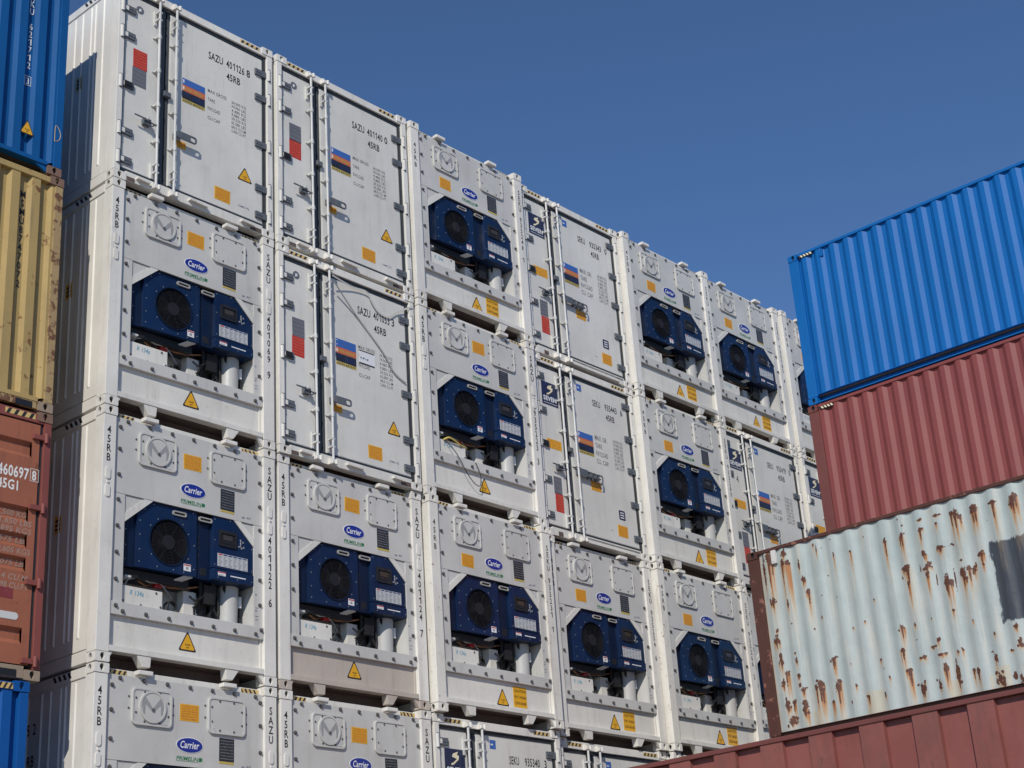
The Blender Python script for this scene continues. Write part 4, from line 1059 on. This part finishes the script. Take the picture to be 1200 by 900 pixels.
# rusty grey-white container: fine mesh that carries its rust map
RUST = [(-3.07,7.63,.07,.122,.76),(-2.97,7.5,.023,.202,.2),(-3.26,7.52,.037,.06,.66),(-3.34,7.52,.03,.04,.66),(-3.51,7.44,.016,.08,.08),(-3.54,7.23,.036,.054,.12),(-3.6,7.05,.04,.044,.35),(-3.76,7.64,.016,.022,.04),(-4.04,7.44,.011,.039,.31),(-4.29,7.42,.019,.021,.29),(-4.79,7.43,.027,.038,.42),(-4.5,7.56,.011,.01,0),(-4.02,7.65,.011,.01,0),(-3.79,6.95,.009,.008,0),(-4.0,6.88,.009,.008,0),(-4.52,6.73,.013,.011,.04),(-3.8,7.57,.009,.059,.12),(-3.29,7.65,.046,.05,.06),(-3.87,7.57,.009,.008,0),(-3.91,7.19,.007,.006,0),(-5.04,7.45,.047,.04,.38),(-5.04,7.03,.082,.039,.41),(-5.29,7.44,.042,.04,.24),(-5.3,7.14,.038,.039,.11),(-5.32,6.98,.066,.037,.04),(-5.29,6.87,.028,.039,.28),(-5.53,7.16,.094,.026,.11),(-5.67,7.17,.033,.019,0),(-5.79,7.53,.065,.065,.37),(-6.04,7.53,.071,.061,.31),(-6.29,7.54,.063,.042,.42),(-6.54,7.52,.069,.066,.36),(-6.03,6.96,.05,.04,.22),(-5.77,6.79,.081,.08,.29),(-5.91,6.79,.031,.076,.11),(-5.54,6.74,.063,.101,.33),(-5.4,6.76,.008,.101,0),(-5.64,6.74,.008,.146,0),(-5.29,7.57,.047,.019,.02),(-5.54,7.57,.05,.015,.02),(-5.52,7.47,.02,.015,.11),(-5.76,6.94,.019,.018,0),(-6.04,6.82,.019,.018,.11),(-5.01,7.66,.01,.01,0),(-4.95,6.91,.008,.019,0),(-5.21,6.96,.008,.056,0),(-6.18,7.34,.01,.009,0),(-5.06,7.56,.016,.01,0),(-3.05,7.05,.046,.06,.2),(-3.06,6.65,.03,.022,.04),(-3.03,6.51,.044,.065,.12),(-3.05,6.26,.048,.058,.19),(-3.11,6.08,.036,.033,.42),(-3.06,5.66,.059,.076,.11),(-3.16,5.68,.038,.047,.19),(-3.1,5.45,.074,.062,.06),(-3.27,6.96,.016,.059,.12),(-3.29,6.2,.02,.042,.06),(-3.29,6.0,.025,.034,.06),(-3.33,5.81,.056,.032,.11),(-3.33,5.61,.06,.085,.21),(-3.58,5.84,.066,.072,.43),(-3.82,6.11,.05,.04,.26),(-3.83,5.75,.062,.078,.39),(-3.73,5.58,.03,.037,.22),(-3.74,6.68,.013,.023,.04),(-4.16,6.45,.013,.011,.04),(-4.34,6.49,.015,.013,.04),(-4.06,6.01,.011,.009,.02),(-4.48,5.97,.019,.013,.06),(-4.09,5.72,.015,.02,.07),(-4.24,5.55,.027,.033,.15),(-4.47,5.54,.014,.036,.07),(-3.05,5.96,.034,.077,.11),(-3.29,6.69,.009,.012,0),(-3.28,6.3,.016,.014,.02),(-3.29,5.88,.022,.029,.02),(-4.0,5.53,.011,.022,0),(-3.61,6.55,.007,.019,0),(-4.51,5.86,.01,.018,0),(-5.02,6.83,.033,.026,.33),(-4.83,6.31,.039,.042,.29),(-4.81,6.03,.039,.049,.25),(-4.84,5.75,.044,.04,.38),(-5.02,6.3,.016,.024,.07),(-5.55,6.36,.019,.02,.11),(-5.78,6.19,.013,.018,.07),(-5.2,5.99,.053,.02,.02),(-5.07,5.89,.054,.014,.07),(-5.0,5.51,.042,.08,.11),(-5.32,5.87,.053,.018,.05),(-5.32,5.69,.041,.062,.28),(-5.52,5.86,.021,.023,.05),(-5.59,5.87,.029,.027,.11),(-5.47,5.68,.029,.124,.07),(-5.47,5.55,.039,.062,.18),(-5.67,5.61,.025,.03,.19),(-5.73,5.58,.025,.04,.19),(-5.29,6.05,.02,.025,.11),(-5.97,5.7,.03,.058,.1),(-5.99,5.44,.069,.078,.03),(-6.31,6.02,.031,.038,.1),(-6.3,5.81,.046,.043,.07),(-6.25,5.4,.04,.06,0),(-6.17,5.45,.027,.052,0),(-6.02,5.98,.015,.026,.05),(-6.19,5.74,.031,.017,.03),(-5.94,5.77,.024,.012,0),(-4.92,5.57,.022,.018,0),(-5.22,5.51,.023,.071,.02),(-5.31,6.06,.018,.027,0),(-4.57,5.73,.014,.022,.05),(-5.18,5.58,.014,.014,0),(-5.01,6.11,.01,.009,0),(-5.25,6.33,.008,.013,.02)]
import numpy as np
def rusty_panel(base, far, h, pitch, depth, crest):
    ln = LNG-.34; y_near = far-LNG+.17; z_lo, z_hi = base+.155, base+h-.06
    # fine where it can be seen, coarse beyond the frame
    y_f = np.arange(-7.6, far-.17, .0105); y_c = np.arange(y_near, -7.6, .05)
    ys = np.concatenate([y_c, y_f, [far-.17]]); nz = 150; zs = np.linspace(z_lo, z_hi, nz+1)
    ph_ = (ys-crest)/pitch*2*np.pi; c = np.cos(ph_)
    d = depth*(.5-.5*np.clip(c*1.08+.04, -1, 1))
    Yg, Zg = np.meshgrid(ys, zs); Dg = np.tile(d, (nz+1, 1))
    core = np.zeros_like(Yg); trail = np.zeros_like(Yg)
    rng = random.Random(5)
    spots = list(RUST)
    for k in range(40): spots.append((rng.uniform(-12, -6.9), rng.uniform(base+.3, base+h-.2), rng.uniform(.01, .07), rng.uniform(.02, .08), rng.uniform(0, .4)))
    broken = []
    for y, z, rw, rh, tr in spots:                      # big scabs break up into clusters with runs of different length
        if rw < .028: broken.append((y, z, rw, rh, tr)); continue
        k = rng.randint(3, 6)
        broken.append((y+rng.uniform(-.2, .2)*rw, z, rw*.62, rh*.75, tr))
        for _ in range(k):
            q = rng.uniform(.22, .5); broken.append((y+rng.uniform(-.95, .95)*rw, z+rng.uniform(-1.1, 1.0)*rh, rw*q, rh*rng.uniform(.25, .6), tr*rng.choice((0, .25, .6, 1.0))))
    for y, z, rw, rh, tr in broken:
        rr = np.sqrt(((Yg-y)/max(rw, .010))**2+((Zg-z)/max(rh, .012))**2)
        core = np.maximum(core, np.clip(1.0-rr*.58, 0, 1))
        if tr > .05 and rw > .02:
            t = (z-Zg)/(rh+tr*.40); wv = rw*(.36-.28*np.clip(t, 0, 1))+.003
            off = y+.25*rw*math.sin(y*37+z*11)
            core = np.maximum(core, np.where((t > 0) & (t < 1), np.clip(1.0-.55*np.abs(Yg-off)/wv, 0, 1), 0))
        if tr > 0:
            t = (z-Zg)/(tr+rh); wv = rw*(.95-.35*np.clip(t, 0, 1))+.006
            m = np.where((t > 0) & (t < 1.15), np.clip(1.15-np.abs(Yg-y)/wv, 0, 1)*np.clip(1.15-t*.85, 0, 1)**.8*.95, 0)
            trail = np.maximum(trail, m)
            pale = np.where((t > 0) & (t < 3), np.clip(1.2-np.abs(Yg-y)/(rw*1.8+.014), 0, 1)*.46*np.clip(1-t/3, 0, 1), 0)
            trail = np.maximum(trail, pale)
    patch = np.clip(np.minimum(np.minimum((-6.15-Yg)/.12, (7.06-Zg)/.12), (Zg-6.08)/.12)*.5+.5, 0, 1)*np.clip((Yg+8.6)/.2, 0, 1)
    beige = np.zeros_like(Yg)
    for a, b, c0, c1 in ((-4.44, -4.19, 5.3, 5.62), (-6.12, -5.94, 5.3, 5.59), (-5.46, -5.34, 5.3, 5.54), (-5.905, -5.85, 5.3, 5.51), (-3.55, -3.41, 5.3, 5.52)): beige[(Yg > a) & (Yg < b) & (Zg > c0) & (Zg < c1)] = 1
    # rusty seam along the post
    trail = np.maximum(trail, np.clip(1-(far-.17-Yg)/.05, 0, 1)*.55)
    n = len(ys); idx = np.arange((nz+1)*n).reshape(nz+1, n)
    verts = np.stack([.012+Dg, Yg-(far-LNG), Zg-base], -1).reshape(-1, 3)
    faces = np.stack([idx[:-1, :-1], idx[1:, :-1], idx[1:, 1:], idx[:-1, 1:]], -1).reshape(-1, 4)
    me = bpy.data.meshes.new('side_panel'); me.from_pydata(verts.tolist(), [], faces.tolist()); me.materials.append(MATS['rusty_white'])
    at_ = me.color_attributes.new('wear', 'FLOAT_COLOR', 'POINT')
    at_.data.foreach_set('color', np.stack([core, trail, patch, beige], -1).reshape(-1).astype(np.float32))
    me.polygons.foreach_set('use_smooth', [True]*len(me.polygons)); me.update(); return me
RX, RB, RF = 8.36, 5.182, -2.74
rw = right('grey-white corrugated container streaked with rust, in front of the maroon one', RX, RB, 2.591, RF, 'rusty_white', 'rust_post', 'rust_post', GR, panel=rusty_panel(RB, RF, 2.591, .25, .025, -5.04), railm='rust_post', pitch=.25)
ob('side_vent', MB().box(-.012, .03, LNG-.45, LNG-.38, 2.591-.24, 2.591-.06).box(-.016, -.0121, LNG-.44, LNG-.39, 2.591-.215, 2.591-.20).mesh('side_vent', ['plate_pale'], .006), rw)
right('lower grey container under the rusty one', RX, 2.591, 2.591, RF-.2, 'maroon', 'maroon_post', 'maroon_post', GR)
right('ground-level container under the rusty stack', RX, 0, 2.591, RF-.2, 'maroon', 'maroon_post', 'maroon_post', GR)

# near red container with wide box corrugation
RDX, RDF, RDT, RDH = 5.85, -.75, 4.80, 2.40
def red_panel():
    prof = corr_profile(LNG-.34, .632, .062, (.465, .004, .527, .004), -5.455-(RDF-LNG+.17)-.632*.455)
    prof2 = []
    for (a, d0), (b, d1) in zip(prof, prof[1:]):
        n = max(1, int((b-a)/.04))
        for i in range(n): prof2.append((a+(b-a)*i/n, d0+(d1-d0)*i/n))
    prof2.append(prof[-1])
    me = wall_from(prof2, .155, RDH-.065, 1, lambda s, d, z: (.016+d, .17+s, z), 'side_panel', 'red_worn')
    ca = me.color_attributes.new('wear', 'FLOAT_COLOR', 'POINT')
    for i, v in enumerate(me.vertices):
        e = 1. if v.co.x < .03 else 0.; ca.data[i].color = (e, 0, 0, 1)
    return me
red = right('near red-brown container with wide box-shaped ribs across the bottom of the photo', RDX, RDT-RDH, RDH, RDF, 'red_worn', 'maroon_post', 'maroon_post', GR, panel=red_panel(), railm='maroon_post', top_rail=.065)
right('ground-level container under the near red-brown one', RDX, 0, RDT-RDH, RDF, 'maroon', 'maroon_post', 'maroon_post', GR)

# ------------------------------------------------------------------ left stack: ends face the lane like the white wall
GL = 'coloured containers stacked beside the white corner'
XL = -.66
def left(label, xr, z, paintm, postm, castm, **k): return dry(label, (xr-W, k.pop('y', 0.), z), H, paintm, postm, castm, GL, **k)
lb = left('dark blue container end with white vertical number, topmost of its stack', -.70, 11.279, 'blue_left', 'blue_left', 'casting_rust', castd={'tr': 'blue_left', 'tl': 'blue_left'}, endpitch=.25, endphase=1.962)
yl = left('faded yellow container end with rusty corner post', -.655, 8.383, 'yellow', 'yellow_post', 'casting_rust', castd={'br': 'casting_beige', 'bl': 'casting_beige'}, endphase=1.951)
lw = left('blue container under the orange one, cut by the bottom edge', -.755, 2.591-.004, 'blue_low', 'blue_low', 'blue_low')
left('blue container at ground level under the coloured stack', -.755, -.309, 'blue_low', 'blue_low', 'blue_low')
# hazard plates and forklift pockets
hazard(lw, W-.42, W-.18, H-.095, H-.035, .003)
for rt_, mt in ((lb, 'blue_left'), (lw, 'blue_low')):
    for sgn in (0, 1):
        q = [(W-.178, .02), (W-.178, .104), (W-.34, .104)]
        if sgn: q = [(W-a, b) for a, b in q][::-1]
        ob('gusset', MB().prism(q, .02, .05).mesh('gusset', [mt]), rt_)
ob('sill_panel', MB().box(.176, W-.176, .012, .06, .024, .1045).mesh('sill_panel', ['yellow_post'], .004), yl)
for a in (W-.44, .24): ob('fork_slot', MB().box(a, a+.20, .008, .0118, .020, .092).mesh('fork_slot', ['black']), yl)
# vertical numbers on the end corrugation
def lab(root, name, fn, mat):
    mb = MB(); fn(mb); return ob(name, mb.mesh(name, [mat]), root)
def blue_no(mb):
    x = -1.153+.70+W; zt = 12.378-11.279+.092
    seq = '3 217126 UKRM'
    for i, ch in enumerate(seq):
        if ch != ' ': text(mb, ch, x, zt-.092+i*.107, .065, .086, .72, .025, 'CENTER')
    for (a, b, c, d) in ((x-.042, x+.042, zt-.108, zt-.102), (x-.042, x+.042, zt+.012, zt+.018), (x-.042, x-.037, zt-.102, zt+.012), (x+.037, x+.042, zt-.102, zt+.012)): mb.box(a, b, .064, .0655, c, d)
lab(lb, 'container_number', blue_no, 'ink_white')
triangle(lb, -1.155+.70+W, .40, .60, .012, .095)
def dchalk(mb):
    x = -.785+.70+W-.02; z = .45
    mb.tube(smooth([(x, -.001, z), (x+.005, -.001, z+.20), (x+.05, -.001, z+.18), (x+.075, -.001, z+.10), (x+.055, -.001, z+.03), (x, -.001, z)]), .004, 5)
lab(lb, 'chalk_letter', dchalk, 'chalk')
def yel_no(mb):
    vtext(mb, 'MSMU8747072', -1.122+.655+W, 10.985-8.383, .065, .088, .111, .72, .025)
lab(yl, 'container_number', yel_no, 'ink_black')

# orange door end
og = thing('shipping_container', 'orange container door end with white 460697 lettering, between yellow and blue', 'container', (-.648-W, 0, 5.487), GL)
for x in (0, W-.085): boxpart('corner_post', 'orange_frame', og, x, x+.085, 0, .17, .118, H-.118)
castings(og, 'casting_beige', mats={'tr': 'casting_rust', 'tl': 'casting_rust'})
hd = boxpart('header_rail', 'orange_frame', og, .086, W-.086, .006, .16, H-.135, H-.028)
hazard(hd, W-.56, W-.20, H-.105, H-.045, .0055); hazard(hd, .20, .56, H-.105, H-.045, .0055)
boxpart('sill', 'casting_beige', og, .176, W-.176, .006, .12, .02, .145, bevel=.006)
ob('fork_slot', MB().box(W-.48, W-.26, .002, .0058, .025, .10).mesh('fork_slot', ['black']), og)
for x in (.02, W-.05): ob('side_panel', wall_from(corr_profile(L-.2, .28, .03, STD), .02, H-.02, 1, lambda s, d, z: (x+(d if x < 1 else .03-d), .17+s, z), 'side_panel', 'orange'), og)
ob('roof', MB().box(.05, W-.05, .1, L-.1, H-.05, H-.03).mesh('roof', ['orange']), og)
ob('underframe', MB().box(.05, W-.05, .13, L-.1, .10, .15).mesh('underframe', ['underside']), og)
ob('door_seal', MB().box(.0865, W-.0865, .08, .12, .146, H-.136).box(W-.1245, W-.0865, .034, .0799, .146, H-.136).box(.0865, .1245, .034, .0799, .146, H-.136).box(.1246, W-.1246, .034, .0799, H-.149, H-.136).mesh('door_seal', ['gasket']), og)
ribs = [(8.002, 7.879), (7.277, 7.159), (6.986, 6.887), (6.735, 6.637), (5.999, 5.887)]
def leaf(xa, xb):
    mb = MB(); zs = [(H-.15, 0)]
    for t, b in ribs:
        t, b = t-5.487, b-5.487
        zs += [(t+.02, 0), (t-.012, .042), (b+.012, .042), (b-.035, 0)]
    zs.append((.16, 0))
    xl, xr = xa+.09, xb-.09
    vs = []
    for z, d in zs: vs += [(xl, .02+d, z), (xr, .02+d, z)]
    mb.add(vs, [(2*i, 2*i+1, 2*i+3, 2*i+2) for i in range(len(zs)-1)])
    for x in (xl, xr):                                   # end caps of the ribs
        for i in range(len(ribs)):
            z4 = zs[1+4*i:5+4*i]; mb.add([(x, .02+d, z) for z, d in z4], [(0, 1, 2, 3)])
    mb.box(xa, xl, .02, .058, .16, H-.15); mb.box(xr, xb, .02, .058, .16, H-.15)
    return mb.mesh('door', ['orange'])
for xa, xb in ((.125, W/2-.01), (W/2+.01, W-.125)):
    d = ob('door', leaf(xa, xb), og)
    rgt_ = xa > 1
    for z in (8.086, 7.303, 6.497, 5.684):
        zz = z-5.487; e = W-.05 if rgt_ else .05; s = -1 if rgt_ else 1
        mb = MB(); mb.box(min(e, e+s*.17), max(e, e+s*.17), -.018, .019, zz-.028, zz+.028); mb.cyl((e+s*.015, -.012, zz-.055), (e+s*.015, -.012, zz+.055), .024, 10)
        ob('hinge', mb.mesh('hinge', ['orange_frame'], .006), d)
    for x in (.30, .82):
        ob('lock_rod', MB().cyl((xa+x, -.03, .04), (xa+x, -.03, H-.06), .017, 10).mesh('lock_rod', ['galvanised']), d) if not rgt_ or x < .5 else None
    if rgt_:
        ox = -.648-W
        lab(d, 'container_number', lambda mb: text(mb, '460697', -1.245-ox, 7.597-5.487, .0185, .12, .72, .03, fit=.365), 'ink_white')
        lab(d, 'check_digit', lambda mb: [text(mb, '8', -.845-ox, 7.605-5.487, .0185, .105, .7, .03)] + [mb.box(a-ox, b-ox, .0175, .0185, c-5.487, e_-5.487) for (a, b, c, e_) in ((-.865, -.765, 7.59, 7.595), (-.865, -.765, 7.725, 7.73), (-.865, -.861, 7.595, 7.725), (-.769, -.765, 7.595, 7.725))], 'ink_white')
        lab(d, 'type_code', lambda mb: text(mb, '45G1', -1.24-ox, 7.455-5.487, .0185, .105, .72, .03, fit=.24), 'ink_white')
        for i, (t, z) in enumerate((('32,500 KGS', 7.185), ('71,650 LBS', 7.085), ('3,895 KGS', 7.0), ('8,575 LBS', 6.905), ('28,605 KGS', 6.78), ('63,075 LBS', 6.66), ('76.4 CU.M.', 6.50), ('2,698 CU.FT', 6.41))):
            yy = .0185
            for tt, bb in ribs:
                if bb+.01 < z+.03 < tt+.02: yy = .058
            lab(d, 'weight_line', lambda mb: text(mb, t, -1.245-ox, z-5.487, yy, .062, .8, .02, shear=.15, fit=.43), 'ink_faded')
        ob('rating_plate', MB().prism(rrect(-1.25-ox, -.915-ox, 6.09-5.487, 6.165-5.487, .035), .0165, .0195).mesh('rating_plate', ['plate_pale']), d)
        ob('paint_patch', MB().box(-1.25-ox, -.985-ox, .0185, .0198, 6.30-5.487, 6.41-5.487).mesh('paint_patch', ['patch_purple']), d)

# ------------------------------------------------------------------ ground
gm = bpy.data.meshes.new('yard_ground'); S = 900
gm.from_pydata([(-S, -S, -.31), (S, -S, -.31), (S, S, -.31), (-S, S, -.31)], [], [(0, 1, 2, 3)]); gm.materials.append(MATS['concrete'])
go = bpy.data.objects.new('yard_ground', gm); COL.objects.link(go); go['kind'] = 'structure'; go['label'] = 'grey concrete ground of the container yard'
